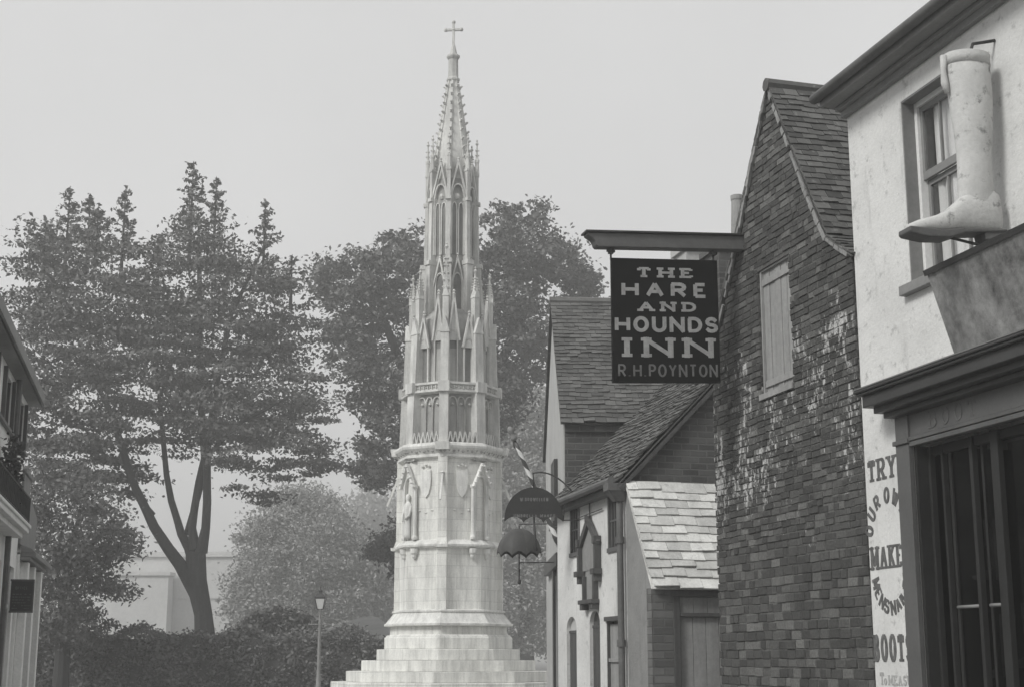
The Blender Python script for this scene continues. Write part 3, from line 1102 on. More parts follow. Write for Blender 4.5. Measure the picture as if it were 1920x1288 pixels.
slope(tl, .0, 5.2, .50, 5.53, .035, 6.6, .088, .17)
slope(tl, .49, 5.53, 1.63, 7.48, .035, 6.6, .088, .17, sag=.008)
slope(tl, 3.46, 4.82, 1.63, 7.48, .035, 6.6, .12, .2)
tl.tube([(1.63, .05, 7.51), (1.63, -1.5, 7.49), (1.63, -3.2, 7.5), (1.63, -6.6, 7.48)], .075, 8)
t.part('roof', tl, 'tile')
vm = MB()
for (x0, z0, x1, z1) in ((.08, 5.24, .50, 5.51), (.50, 5.51, .845, 6.03), (.845, 6.03, 1.55, 7.32), (1.55, 7.32, 1.62, 7.46), (3.4, 4.85, 2.72, 5.81), (2.72, 5.81, 1.70, 7.42)):
    n_ = max(2, int(math.hypot(x1 - x0, z1 - z0) / .09))
    for k in range(n_):
        f0, f1 = k / n_, (k + 1) / n_
        p0, p1 = Vector((x0 + (x1 - x0) * f0, .02, z0 + (z1 - z0) * f0)), Vector((x0 + (x1 - x0) * f1, .02, z0 + (z1 - z0) * f1))
        j = rnd.uniform(-.012, .012)
        if rnd.random() < .93:
            vm.bar(p0 + Vector((j, 0, j)), p1 + Vector((j, 0, j)), .045 + rnd.uniform(-.012, .015), .028 + rnd.uniform(-.01, .012), (0, 1, 0))
t.part('verge_mortar', vm, weathered('pale verge mortar', .13, .34, 6, .95, .6, .01))
sh = MB()
x0, x1, z0, z1 = HOLE
k = 5
for i in range(k):
    xa = x0 + .03 + (x1 - x0 - .06) * i / k
    sh.box(xa + .003, xa + (x1 - x0 - .06) / k - .003, -.10, -.06 + rnd.uniform(-.004, .004), z0 + .03, z1 - .03)
sh.box(x0 + .03, x1 - .03, -.058, -.04, z1 - .18, z1 - .11)
sh.box(x0 + .03, x1 - .03, -.058, -.04, z0 + .10, z0 + .17)
shu = t.part('shutter', sh, 'wood', bevel=.004)
fr = MB()
fr.box(x0, x0 + .03, -.12, -.03, z0, z1)
fr.box(x1 - .03, x1, -.12, -.03, z0, z1)
fr.box(x0 + .03, x1 - .03, -.12, -.03, z1 - .03, z1)
fr.box(x0 - .02, x1 + .02, -.12, .02, z0 - .03, z0 + .028)
t.part('shutter_frame', fr, 'wood', shu)

# beam and inn sign
t = Thing('sign_beam', 'painted timber beam with moulded end jutting from the brick gable above the inn sign', 'beam', S, (2.45, 0, 5.85))
be = MB()
sl_ = -.052


def bz(y, z):
    return z + sl_ * y


prof = [(-.2, 5.93), (1.66, 5.93), (1.68, 5.95), (1.69, 5.985), (1.715, 6.02), (1.755, 6.045), (1.775, 6.06), (1.775, 6.08), (-.2, 6.08)]
be.ext([(y, bz(y, z)) for y, z in prof], (2.5, 0, 0), (0, 1, 0), DN, (1, 0, 0), -.07, .07)
t.part('timber', be, 'wood_beam', bevel=.006)
cp = MB()
cp.ext([(y, bz(y, z)) for y, z in [(-.02, 6.083), (1.80, 6.083), (1.80, 6.105), (-.02, 6.105)]], (2.5, 0, 0), (0, 1, 0), DN, (1, 0, 0), -.095, .095)
t.part('cap_board', cp, 'paint_dark', bevel=.004)

t = Thing('inn_sign', 'large dark inn signboard lettered in cream, hanging from the timber beam', 'inn sign', S, (2.5, .9, 4.4))
A0 = Vector((2.5, 1.502, 5.745))
uu = Vector((0, -1.21, .056))
WB = uu.length
uu.normalize()
HB = 1.342
bd = MB()
vz = Vector((0, 0, 1))
o = A0 - vz * HB
bd.prism([o + Vector((-.018, 0, 0)), o + uu * WB + Vector((-.018, 0, 0)), A0 + uu * WB + Vector((-.018, 0, 0)), A0 + Vector((-.018, 0, 0))],
         [o + Vector((.018, 0, 0)), o + uu * WB + Vector((.018, 0, 0)), A0 + uu * WB + Vector((.018, 0, 0)), A0 + Vector((.018, 0, 0))])
board = t.part('board', bd, 'paint_black', bevel=.004)
NX = Vector((-1, 0, 0))
O = A0 - vz * HB + NX * .018
lt = MB()


def row(mb, s, h0, h1, top, ht, txk, tyk, serif, gap=.35):
    line_of_text(mb, s, O + uu * h0 + vz * (HB - top - ht), uu, vz, NX, h1 - h0, ht, txk, tyk, serif, gap, .003)


row(lt, 'THE', .29, .93, .085, .11, .040, .024, True, .5)
row(lt, 'HARE', .11, 1.09, .24, .165, .044, .036, False, .38)
row(lt, 'AND', .30, .95, .46, .105, .036, .024, True, .5)
row(lt, 'HOUNDS', .03, 1.195, .615, .17, .042, .036, False, .2)
row(lt, 'INN', .10, 1.14, .845, .205, .062, .034, True, .35)
t.part('lettering', lt, 'letter_cream', board)
lt = MB()
row(lt, 'R.H.POYNTON', .06, 1.18, 1.135, .135, .021, .018, False, .25)
t.part('name_lettering', lt, 'letter_dim', board)
hk = MB()
for y in (1.498, .33):
    zt = bz(y, 5.93)
    zb = 5.745 + (1.502 - y) * .0463
    hk.tube([(2.5, y, zb - .02), (2.5, y, zt + .01)], .011, 8)
    hk.tube([(2.5, y - .045, zt - .03), (2.5, y + .045, zt - .03)], .014, 8)
    hk.bar((2.5, y, zt - .01), (2.5, y, zt - .06), .05, .05, (1, 0, 0))
t.part('hook', hk, 'iron')

# ================================================================== plastered cottage
t = Thing('plaster_cottage', 'low white plastered cottage with mossy tiled roof and pointed niche, adjoining the lean-to', 'cottage', P, (1.7, 0, 0))
A1, A2 = (1.265, 1.775), (2.46, 3.0)
W1, W2, DR = (.285, .80, 3.06, 3.855), (2.225, 2.735, 3.12, 3.855), (.185, .95, .05, 2.105)
wl = MB()
wl.wall('x', -.28, 0, 0, 3.5, 0, 3.97, [W1, W2, DR, (A1[0], A1[1], .05, 2.265), (A2[0], A2[1], .05, 2.21)])
wl.wall('y', 3.25, 3.5, -4.4, -.28, 0, 3.97)
wl.wall('x', -4.68, -4.4, 0, 3.5, 0, 3.97)
for (xa, xb), zs, zt in ((A1, 2.08, 2.265), (A2, 2.02, 2.21)):
    n_ = 8
    xm, hw = (xa + xb) / 2, (xb - xa) / 2
    for sgn in (-1, 1):
        for k in range(n_):
            a0, a1 = math.pi / 2 * k / n_, math.pi / 2 * (k + 1) / n_
            p0, p1 = (xm + sgn * hw * math.cos(a0), zs + (zt - zs) * math.sin(a0)), (xm + sgn * hw * math.cos(a1), zs + (zt - zs) * math.sin(a1))
            wl.ext([p0, (p0[0], zt), (p1[0], zt), p1] if sgn > 0 else [p0, p1, (p1[0], zt), (p0[0], zt)], (0, 0, 0), (1, 0, 0), DN, (0, 1, 0), -.279, -.001)
t.part('wall', wl, 'plaster')
gb = MB()
gb.ext([(0, 0), (0, 3.95), (-2.2, 6.2), (-4.68, 3.8), (-4.68, 0)], (0, -.002, 0), (0, 1, 0), DN, (1, 0, 0), -.004, .27)
t.part('gable_wall', gb, 'brick')
rf = MB()
v = Vector((0, -2.34, 2.41))
L0 = v.length
v.normalize()
n_ = Vector((0, v.z, -v.y))
o = Vector((-.09, .14, 3.86))
rf.prism([o, o + Vector((3.68, 0, 0)), o + Vector((3.68, 0, 0)) + v * L0, o + v * L0], [p + n_ * .015 for p in (o, o + Vector((3.68, 0, 0)), o + Vector((3.68, 0, 0)) + v * L0, o + v * L0)])
tiles(rf, o + n_ * .02, (1, 0, 0), v, n_, 3.68, L0, .105, .19, .018, jit=2.2, sag=.022)
v2 = Vector((0, 2.34, 2.41)).normalized()
n2 = Vector((0, -v2.z, v2.y))
o2 = Vector((-.09, -4.54, 3.86))
rf.prism([o2, o2 + Vector((3.68, 0, 0)), o2 + Vector((3.68, 0, 0)) + v2 * L0, o2 + v2 * L0], [p + n2 * .015 for p in (o2, o2 + Vector((3.68, 0, 0)), o2 + Vector((3.68, 0, 0)) + v2 * L0, o2 + v2 * L0)])
tiles(rf, o2 + n2 * .02, (1, 0, 0), v2, n2, 3.68, L0, .16, .24, .018)
rf.tube([(-.1, -2.2, 6.31), (1.2, -2.2, 6.27), (2.4, -2.2, 6.29), (3.6, -2.2, 6.3)], .08, 8)
roof = t.part('roof', rf, 'tile_cott')
vb = MB()
vb.bar((-.05, .1, 3.82), (-.05, -2.2, 6.19), .05, .09, (1, 0, 0))
t.part('verge_board', vb, 'wood_dark', roof)
ch = MB()
ch.box(.02, .62, -2.15, -1.45, 5.2, 7.28)
ch.box(-.03, .67, -2.2, -1.40, 7.28, 7.36)
ch.box(.02, .62, -2.15, -1.45, 7.36, 7.44)
cm = t.part('chimney', ch, 'brick', roof)
pt = MB()
pt.lathe([(.12, 0), (.125, .06), (.105, .1), (.085, .66), (.095, .68), (.095, .74), (.08, .74)], (.3, -1.87, 7.44), 14)
t.part('chimney_pot', pt, 'plaster_dim', roof, smooth=False)
ch = MB()
ch.box(2.75, 3.3, -2.42, -1.98, 5.6, 8.05)
ch.box(2.70, 3.35, -2.47, -1.93, 8.05, 8.2)
t.part('chimney', ch, 'far_render', roof)
gu = MB()
gu.tube([(-.08, .22, 3.93), (3.5, .22, 3.90)], .055, 10)
gu.box(-.02, 3.5, .0, .15, 3.80, 3.865)
t.part('gutter', gu, 'lead')
dp = MB()
dp.prism([(-.03, .03, 3.66), (.09, .03, 3.66), (.09, .15, 3.66), (-.03, .15, 3.66)], [(-.08, .03, 3.80), (.14, .03, 3.80), (.14, .26, 3.80), (-.08, .26, 3.80)])
dp.box(-.085, .145, .025, .27, 3.80, 3.90)
dp.tube([(.03, .08, 3.7), (.03, .08, 0)], .045, 12)
for z in (.4, 1.75, 3.1):
    dp.tube([(.03, .08, z), (.03, .08, z + .09)], .06, 12)
t.part('downpipe', dp, 'lead')
for (xa, xb, za, zb) in (W1, W2):
    f = MB()
    f.box(xa, xa + .05, -.10, .012, za, zb)
    f.box(xb - .05, xb, -.10, .012, za, zb)
    f.box(xa + .05, xb - .05, -.10, .012, zb - .05, zb)
    f.box(xa - .02, xb + .02, -.13, .025, za - .03, za + .03)
    for k in (1, 2, 3):
        xx = xa + (xb - xa) * k / 4
        f.box(xx - .013, xx + .013, -.03, -.005, za + .03, zb - .05)
    zz = (za + zb) / 2
    f.box(xa + .05, xb - .05, -.033, -.008, zz - .012, zz + .012)
    wn = t.part('window', f, 'paint_mid')
    p_ = MB()
    p_.box(xa + .05, xb - .05, -.05, -.045, za + .03, zb - .05)
    t.part('pane', p_, 'glass', wn)
for (xa, xb), zt, pale in ((A1, 2.265, False), (A2, 2.21, True)):
    f = MB()
    for i in range(4):
        q0 = xa + (xb - xa) * i / 4
        f.box(q0 + .004, q0 + (xb - xa) / 4 - .004, -.09, -.05, .05, zt - .24)
    f.box(xa, xb, -.09, -.04, zt - .24, zt - .2)
    dd = t.part('arched_door', f, 'wood_dark')
    f = MB()
    f.box(xa, xb, -.08, -.06, zt - .2, zt)
    t.part('fanlight', f, 'lamp_glass' if pale else 'glass', dd)
f = MB()
for i in range(4):
    q0 = DR[0] + .03 + (DR[1] - DR[0] - .06) * i / 4
    f.box(q0 + .004, q0 + (DR[1] - DR[0] - .06) / 4 - .004, -.09, -.04 + rnd.uniform(-.005, .005), .06, 2.06)
f.box(DR[0] + .01, DR[1] - .01, -.035, -.015, 1.55, 1.6)
dd = t.part('plank_door', f, 'wood', bevel=.004)
f = MB()
f.box(DR[0], DR[0] + .028, -.1, -.005, .05, 2.1)
f.box(DR[1] - .028, DR[1], -.1, -.005, .05, 2.1)
f.box(DR[0] - .03, DR[1] + .03, -.1, .03, 2.1, 2.16)
t.part('door_frame', f, 'wood_dark', dd)
f = MB()
f.ext([(1.22, 2.84), (1.22, 3.2), (1.61, 3.5), (2.0, 3.2), (2.0, 2.84)], (0, .004, 0), (1, 0, 0), DN, (0, 1, 0), 0, .03)
f.ext([(1.33, 2.4), (1.33, 2.84), (1.86, 2.84), (1.86, 2.4)], (0, .004, 0), (1, 0, 0), DN, (0, 1, 0), 0, .022)
nb = t.part('niche_panel', f, 'plaster_dim')
f = MB()
f.bar((1.14, .05, 3.18), (1.63, .05, 3.56), .1, .06, (0, 1, 0))
f.bar((2.08, .05, 3.18), (1.59, .052, 3.56), .1, .06, (0, 1, 0))
for xx in (1.19, 2.03):
    f.box(xx - .04, xx + .04, .004, .1, 2.84, 3.19)
    f.box(xx - .08, xx + .08, .003, .14, 2.76, 2.84)
    f.box(xx - .05, xx + .05, .004, .1, 2.66, 2.76)
    f.box(xx - .05, xx + .05, .003, .12, 3.19, 3.3)
for xx in (1.34, 1.85):
    f.box(xx - .035, xx + .035, .004, .08, 2.42, 2.76)
    f.box(xx - .06, xx + .06, .003, .11, 2.28, 2.36)
f.box(1.26, 1.94, .003, .13, 2.36, 2.42)
f.tube([(1.61, .06, 3.53), (1.61, .06, 3.62)], .05, 8)
t.part('niche_frame', f, 'wood_dark', nb, bevel=.006)
f = MB()
f.tube([(1.61, .03, 3.62), (1.61, .03, 3.86)], .012, 6)
f.bar((1.0, .03, 3.66), (2.25, .03, 3.64), .012, .012)
t.part('iron_rod', f, 'iron')

# ================================================================== lean-to
t = Thing('lean_to_shed', 'small lean-to with steep pale stone slab roof and plank door, against the plastered cottage', 'shed', P, (-.5, -.8, 0))
f = MB()
v = Vector((1.03, 0, 1.46))
L0 = v.length
v.normalize()
n_ = Vector((-v.z, 0, v.x))
o = Vector((-1.05, .02, 2.45))
f.prism([o, o + Vector((0, -2.2, 0)), o + Vector((0, -2.2, 0)) + v * L0, o + v * L0], [p + n_ * .012 for p in (o, o + Vector((0, -2.2, 0)), o + Vector((0, -2.2, 0)) + v * L0, o + v * L0)])
tiles(f, o + n_ * .016, (0, -1, 0), v, n_, 2.2, L0, .146, .33, .022, jit=1.6, over=1.5, sag=.012)
t.part('roof', f, 'slab')
f = MB()
f.ext([(-.002, 0), (-.002, 3.9), (-.80, 2.77), (-.80, 0)], (0, 0, 0), (1, 0, 0), DN, (0, 1, 0), -.2, 0)
f.ext([(-.80, 2.47), (-.80, 2.765), (-.985, 2.5), (-.985, 2.47)], (0, -.001, 0), (1, 0, 0), DN, (0, 1, 0), -.2, 0)
t.part('side_wall', f, 'plaster_dim')
f = MB()
f.box(-.985, -.801, -.285, .002, 0, 2.468)
f.box(-.985, -.801, -2.2, -1.33, 0, 2.36)
t.part('front_wall', f, 'brick_low')
f = MB()
f.box(-1.0, -.83, -2.2, -.255, 2.365, 2.445)
f.box(-1.0, -.88, -.375, -.287, 0, 2.362)
f.box(-.995, -.88, -1.33, -.377, 2.115, 2.165)
f.box(-1.0, -.88, -1.329, -1.26, 0, 2.112)
fr = t.part('door_frame', f, 'wood_dark', bevel=.006)
f = MB()
for i in range(5):
    f.box(-.95, -.91 + rnd.uniform(-.004, .004), -.385 - .175 * i - .169, -.385 - .175 * i, .03, 2.11)
t.part('plank_door', f, 'wood', bevel=.004)
f = MB()
for i in range(5):
    f.box(-.96, -.92 + rnd.uniform(-.004, .004), -.38 - .19 * i - .184, -.38 - .19 * i, 2.167, 2.36)
t.part('overdoor_boards', f, 'wood')

# ================================================================== far house
t = Thing('far_house', 'two storey brick house with steep weathered tile roof, beyond the plastered cottage', 'house', FH, (2.1, 0, 0))
f = MB()
f.ext([(.004, 0), (.004, 5.2), (2.12, 7.5), (4.3, 5.2), (4.3, 0)], (0, 0, 0), (1, 0, 0), DN, (0, 1, 0), -.02, 0)
t.part('front_wall', f, 'far_render')
f = MB()
f.wall('y', 0, .25, -5.5, -.021, 0, 5.2)
f.wall('y', 4.05, 4.3, -5.5, -.021, 0, 5.2)
f.wall('x', -5.75, -5.501, 0, 4.3, 0, 5.2)
f.box(-.05, 0, -5.5, -.02, 5.0, 5.12)
t.part('side_wall', f, 'brick')
f = MB()
slope(f, -.1, 5.1, 2.13, 7.54, .05, 5.7, .105, .18, .016, sag=.015, jit=1.5)
slope(f, 4.4, 5.1, 2.13, 7.54, .05, 5.7, .16, .24)
f.tube([(2.13, .06, 7.57), (2.13, -2, 7.55), (2.13, -5.6, 7.57)], .085, 8)
t.part('roof', f, 'tile_far')
f = MB()
f.box(1.25, 2.05, .003, .06, 3.75, 4.75)
f.box(1.15, 2.15, .003, .09, 3.66, 3.745)
t.part('shutter', f, 'paint_dark')
f = MB()
for xx in (.75, 1.9):
    f.box(xx - .12, xx + .12, .003, .05, 0, 3.0)
f.box(.5, 3.6, .002, .09, 3.0, 3.2)
t.part('door_surround', f, 'paint_dark')
f = MB()
f.box(1.0, 1.65, .003, .02, 0, 2.9)
t.part('door', f, 'paint_grey')

t.root.scale = (1.06, 1.06, 1.06)
t.root.location += Vector((math.sin(R(-2.3)), math.cos(R(-2.3)), 0)) * .126 + Vector((0, 0, -.096))

# ================================================================== umbrella signs and barber's pole
W0 = ((0, 0), 90.0)


def scalloped(cx, hw, zb, ht, n):
    p = arc(cx, zb, hw, ht, 180, 0, 30)
    p = [(x, z) for x, z in p]
    out = list(p)
    for k in range(n, 0, -1):
        xa, xb = cx - hw + 2 * hw * k / n, cx - hw + 2 * hw * (k - 1) / n
        m_ = [(xa + (xb - xa) * i / 8, zb - .03 + .075 * math.sin(math.pi * i / 8) - (.02 if 0 < k < n and i == 0 else 0)) for i in range(9)]
        out += m_[(0 if k == n else 0):]
    res = []
    for q in out:
        if not res or math.hypot(q[0] - res[-1][0], q[1] - res[-1][1]) > 1e-4:
            res.append(q)
    return res


t = Thing('umbrella_sign', 'dark umbrella trade sign with two lines of lettering, on an iron bracket by cottage eaves', 'umbrella sign', W0, (.325, 21.9, 3.2), group='umbrella trade signs')
f = MB()
outl = scalloped(.325, .44, 3.62, .48, 3)
f.ext(outl, (0, 21.9, 0), (1, 0, 0), DN, (0, 1, 0), -.02, .02)
cn = t.part('canopy', f, 'umb_dark')
f = MB()
line_of_text(f, 'W.BROWELLEN', (.325 - .205, 21.88, 3.895), (1, 0, 0), DN, (0, -1, 0), .42, .055, .013, .012, False, .3, .003)
line_of_text(f, 'UMBRELLA MAKER', (.325 - .30, 21.88, 3.655), (1, 0, 0), DN, (0, -1, 0), .62, .05, .013, .012, False, .3, .003)
t.part('lettering', f, 'letter_dim', cn)
f = MB()
f.tube([(.325, 21.9, 3.66), (.35, 21.9, 3.22), (.375, 21.9, 3.16)], [.017, .017, .02], 8)
f.tube([(.325, 21.9, 4.08), (.322, 21.9, 4.2), (.315, 21.9, 4.32)], [.012, .012, .008], 8)
t.part('handle', f, 'umb_dark', smooth=True)
f = MB()
hoop = [(.30, 21.9, 4.29)] + [(.30 + .52 * (1 - math.cos(a)) * 1.0, 21.9, 4.29 + .05 * math.sin(a * 2) - .23 * (a / (math.pi / 2)) ** 2) for a in [math.pi / 2 * k / 10 for k in range(1, 11)]]
hoop = [(.31 + .58 * s, 21.9, 4.31 + .16 * s - .42 * s * s) for s in [k / 12 for k in range(13)]]
f.tube(hoop, .012, 8)
f.tube([(.76, 21.9, 3.61), (1.02, 21.9, 3.615)], .01, 6)
f.tube([(.765, 21.9, 3.61), (.80, 21.9, 3.98)], .008, 6)
t.part('bracket', f, 'iron', smooth=True)

UY, UX = 24.7, .12
t = Thing('umbrella_sign', 'smaller grey umbrella trade sign with ribbed gores, below and behind the dark lettered one', 'umbrella sign', W0, (UX, UY, 2.6), group='umbrella trade signs')
f = MB()
NG, RU, ZT, HT = 10, .375, 3.73, .47
vs, fs = [], []
rows_, sub = 10, 8
tot = NG * sub
for i in range(rows_ + 1):
    a = (math.pi / 2) * i / rows_
    for j in range(tot):
        ph = 2 * math.pi * j / tot
        k = (j % sub) / sub
        inset = 1 - .045 * math.sin(math.pi * k) * math.sin(a)
        z = ZT - HT * (1 - math.cos(a)) + (.07 * math.sin(math.pi * k) * (i / rows_) ** 3)
        r = RU * math.sin(a) * inset + .004
        vs.append((UX + r * math.cos(ph), UY + r * math.sin(ph), z))
for i in range(rows_):
    for j in range(tot):
        fs.append((i * tot + j, i * tot + (j + 1) % tot, (i + 1) * tot + (j + 1) % tot, (i + 1) * tot + j))
# each gore an island of its own so that faded gores differ
for gk in range(NG):
    g2 = MB()
    idx = {}
    for i in range(rows_):
        for j in range(gk * sub, gk * sub + sub):
            q = (i * tot + j, i * tot + (j + 1) % tot, (i + 1) * tot + (j + 1) % tot, (i + 1) * tot + j)
            for u_ in q:
                if u_ not in idx:
                    idx[u_] = len(g2.v)
                    g2.v.append(vs[u_])
            g2.f.append(tuple(idx[u_] for u_ in q))
    f.add(g2.v, g2.f)
co_ = t.part('canopy', f, 'umb_grey', smooth=True)
f = MB()
f.tube([(UX, UY, 3.78), (UX, UY, 2.82)], .011, 8)
f.lathe([(.008, 0), (.03, .02), (.03, .07), (.008, .09)], (UX, UY, 2.8), 8)
t.part('handle', f, 'iron', smooth=True)
f = MB()
f.tube([(UX, UY, 3.80), (.80, UY, 3.81)], .009, 6)
f.tube([(UX, UY, 3.16), (.80, UY, 3.17)], .009, 6)
t.part('bracket', f, 'iron', smooth=True)

b0, b1 = Vector((.79, 24.36, 3.39)), Vector((.05, 24.1, 5.12))
t = Thing('barber_pole', 'slanting spiral striped barber pole jutting from the far house over the umbrella signs', 'barber pole', W0, tuple(b0))
dirp = (b1 - b0)
ln = dirp.length
t.root.rotation_mode = 'QUATERNION'
t.root.rotation_quaternion = dirp.to_track_quat('Z', 'Y')
t.base = Vector((0, 0, 0))
f = MB()
f.lathe([(.045, 0), (.045, .1), (.05, .12), (.05, .2), (.04, .24), (.034, ln * .9), (.03, ln)], (0, 0, 0), 14)
t.part('pole', f, 'stripes', smooth=True)
f = MB()
f.lathe([(.03, ln), (.055, ln + .02), (.06, ln + .06), (.04, ln + .09), (.045, ln + .14), (.06, ln + .18), (.045, ln + .23), (.01, ln + .26)], (0, 0, 0), 12)
f.tube([(0, 0, ln + .05), (-.09, .02, ln + .03), (-.17, .03, ln - .03), (-.2, .03, ln - .1)], .022, 8)
t.part('finial', f, 'paint_grey', smooth=True)

# ================================================================== monument
t = Thing('stone_monument', 'tall pale stone memorial cross with crocketed spire standing on octagonal steps', 'monument', ((-1.75, 41.0), 95.0))
HP = math.pi / 2
C22 = math.cos(R(22.5))


def ca(k):
    return -HP + k * math.pi / 4


def rbox(mb, ang, r0, r1, hw, z0, z1, r1t=None, hwt=None):
    """upright block on a corner or face of the octagon, from radius r0 out to r1"""
    r1t = r1 if r1t is None else r1t
    hwt = hw if hwt is None else hwt
    c, s = math.cos(ang), math.sin(ang)

    def q(r, w_, z):
        return (r * c - w_ * s, r * s + w_ * c, z)
    mb.prism([q(r0, -hw, z0), q(r1, -hw, z0), q(r1, hw, z0), q(r0, hw, z0)], [q(r0, -hwt, z1), q(r1t, -hwt, z1), q(r1t, hwt, z1), q(r0, hwt, z1)])


def fpt(ang, r, u, z):
    c, s = math.cos(ang), math.sin(ang)
    return Vector((r * c - u * s, r * s + u * c, z))


def fax(ang):
    return Vector((-math.sin(ang), math.cos(ang), 0)), Vector((0, 0, 1)), Vector((math.cos(ang), math.sin(ang), 0))


def fext(mb, ang, r, poly, d0, d1):
    u, v, n = fax(ang)
    mb.ext(poly, n * r, u, v, n, d0, d1)


def lancet(mb, dark, ang, r, uc, hw, z0, zs, za, bt=.035, dp=.05):
    """pointed arch moulding over a near-flush panel, coloured dark to stand in for hollow shade"""
    pts = [(uc - hw, z0), (uc - hw, zs)]
    n = 5
    for k in range(1, n + 1):
        a = k / n
        pts.append((uc - hw * math.cos(a * HP) ** 0.8 if k < n else uc, zs + (za - zs) * math.sin(a * HP)))
    pr = pts + [(2 * uc - x, z) for x, z in reversed(pts[:-1])]
    for a, b in zip(pr, pr[1:]):
        mb.bar(fpt(ang, r + dp / 2, *a), fpt(ang, r + dp / 2, *b), bt, dp, fax(ang)[2])
    if dark is not None:
        fext(dark, ang, r, pr, -.02, .008)


ZT_ = [0, .14, .42, .70, .985, 1.265, 1.55, 1.84]
for i, rr_ in enumerate((4.5, 4.08, 3.66, 3.24, 2.82, 2.40, 1.98)):
    f = MB()
    f.oct([(rr_, ZT_[i] - (.0 if i == 0 else .0)), (rr_, ZT_[i + 1])])
    t.part('step', f, 'stone', bevel=.018)
f = MB()
f.oct([(1.77, 1.84), (1.77, 2.14), (1.69, 2.22), (1.62, 2.22), (1.62, 2.44)])
t.part('plinth', f, 'stone', bevel=.012)
f = MB()
f.oct([(1.66, 2.44), (1.78, 2.46), (1.79, 2.51), (1.74, 2.53), (1.60, 2.70), (1.53, 2.80), (1.57, 2.82), (1.57, 2.86), (1.50, 2.88)])
t.part('base_moulding', f, 'stone_plain')
f = MB()
f.oct([(1.43, 2.87), (1.42, 4.52)])
f.oct([(1.38, 4.60), (1.37, 6.97)])
t.part('shaft', f, 'stone')
for k in range(0, 8, 2):
    f = MB()
    rbox(f, ca(k), 1.2, 1.50, .135, 2.87, 4.52)
    rbox(f, ca(k), 1.2, 1.53, .15, 4.60, 4.78, 1.47, .13)
    rbox(f, ca(k), 1.2, 1.47, .13, 4.78, 6.97)
    t.part('buttress', f, 'stone', bevel=.012)
f = MB()
f.oct([(1.44, 4.50), (1.56, 4.55), (1.57, 4.60), (1.44, 4.72), (1.36, 4.74)])
for k in range(0, 8, 2):
    rbox(f, ca(k), 1.3, 1.60, .17, 4.515, 4.595, 1.61)
t.part('string_course', f, 'stone_plain')
for k in range(1, 8, 2):
    a = ca(k)
    f = MB()
    nc = MB()
    for sg in (-1, 1):
        p = fpt(a, 1.36, sg * .24, 0)
        f.lathe([(.03, 4.22), (.07, 4.28), (.07, 4.33), (.11, 4.38), (.12, 4.5)], (p.x, p.y, 0), 8)
        f.lathe([(.075, 4.74), (.085, 4.8), (.055, 4.86), (.05, 6.1), (.075, 6.15), (.08, 6.22)], (p.x, p.y, 0), 8)
        f.bar(fpt(a, 1.46, sg * .30, 6.15), fpt(a, 1.47, 0, 6.80), .06, .10, fax(a)[2])
        for q in range(4):
            c_ = fpt(a, 1.51, sg * (.30 - .30 * (q + .5) / 4), 6.20 + .6 * (q + .5) / 4)
            f.lathe([(.0, -.05), (.05, 0), (.0, .05)], tuple(c_), 6)
        rbox(f, a, 1.2, 1.40, .22, 6.88, 6.95)
    lancet(f, nc, a, 1.30, 0, .19, 4.76, 6.05, 6.45, .04, .12)
    t.part('niche', f, 'stone_plain')
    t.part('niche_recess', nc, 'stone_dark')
for k in range(8):
    f = MB()
    a = ca(k) + R(22.5)
    ro = 1.37 * C22
    sh_ = [(-.16, 6.62), (-.165, 6.35), (-.15, 6.15), (-.10, 5.98), (0, 5.86), (.10, 5.98), (.15, 6.15), (.165, 6.35), (.16, 6.62), (.06, 6.58), (0, 6.62), (-.06, 6.58)]
    fext(f, a, ro, sh_, .0, .05)
    for (u_, z_) in ((-.1, 6.72), (0, 6.76), (.1, 6.72)):
        c_ = fpt(a, ro + .03, u_, z_)
        f.lathe([(0, -.055), (.05, 0), (0, .055)], tuple(c_), 6)
    for (u_, z_) in ((-.2, 5.52), (0, 5.46), (.2, 5.52)):
        c_ = fpt(a, ro, u_, z_)
        f.lathe([(0, -.045), (.045, 0), (0, .045)], tuple(c_), 6)
    t.part('shield', f, 'stone_plain')
for k in range(0, 8, 2):
    f = MB()
    f.bar(fpt(ca(k), 1.47, 0, 6.5), fpt(ca(k), 1.76, -.02, 5.76), .06, .05, fax(ca(k))[0])
    f.lathe([(0, -.05), (.06, 0), (0, .06)], tuple(fpt(ca(k), 1.48, 0, 6.52)), 6)
    t.part('strut', f, 'stone_plain')
# robed figure in the left-hand niche
f = MB()
c_ = fpt(ca(7), 1.42, 0, 0)
body = [(4.78, .12, .1), (4.9, .13, .1), (5.15, .115, .09), (5.4, .12, .085), (5.58, .15, .085), (5.7, .15, .08), (5.76, .07, .06), (5.80, .045, .045), (5.84, .06, .065), (5.9, .068, .075), (5.97, .05, .055), (6.0, .01, .01)]
ux, _, nx = fax(ca(7))
f.rings([[c_ + ux * (a_ * math.cos(2 * math.pi * i / 12)) + nx * (b_ * math.sin(2 * math.pi * i / 12)) + Vector((0, 0, z_)) for i in range(12)] for z_, a_, b_ in body])
f.tube([c_ + ux * .13 + Vector((0, 0, 5.66)), c_ + ux * .15 + nx * .06 + Vector((0, 0, 5.4)), c_ + ux * .03 + nx * .13 + Vector((0, 0, 5.3))], [.04, .035, .025], 8)
f.tube([c_ - ux * .13 + Vector((0, 0, 5.66)), c_ - ux * .17 + nx * .05 + Vector((0, 0, 5.42)), c_ - ux * .04 + nx * .14 + Vector((0, 0, 5.24))], [.04, .035, .025], 8)
t.part('statue', f, 'stone_plain', smooth=True)
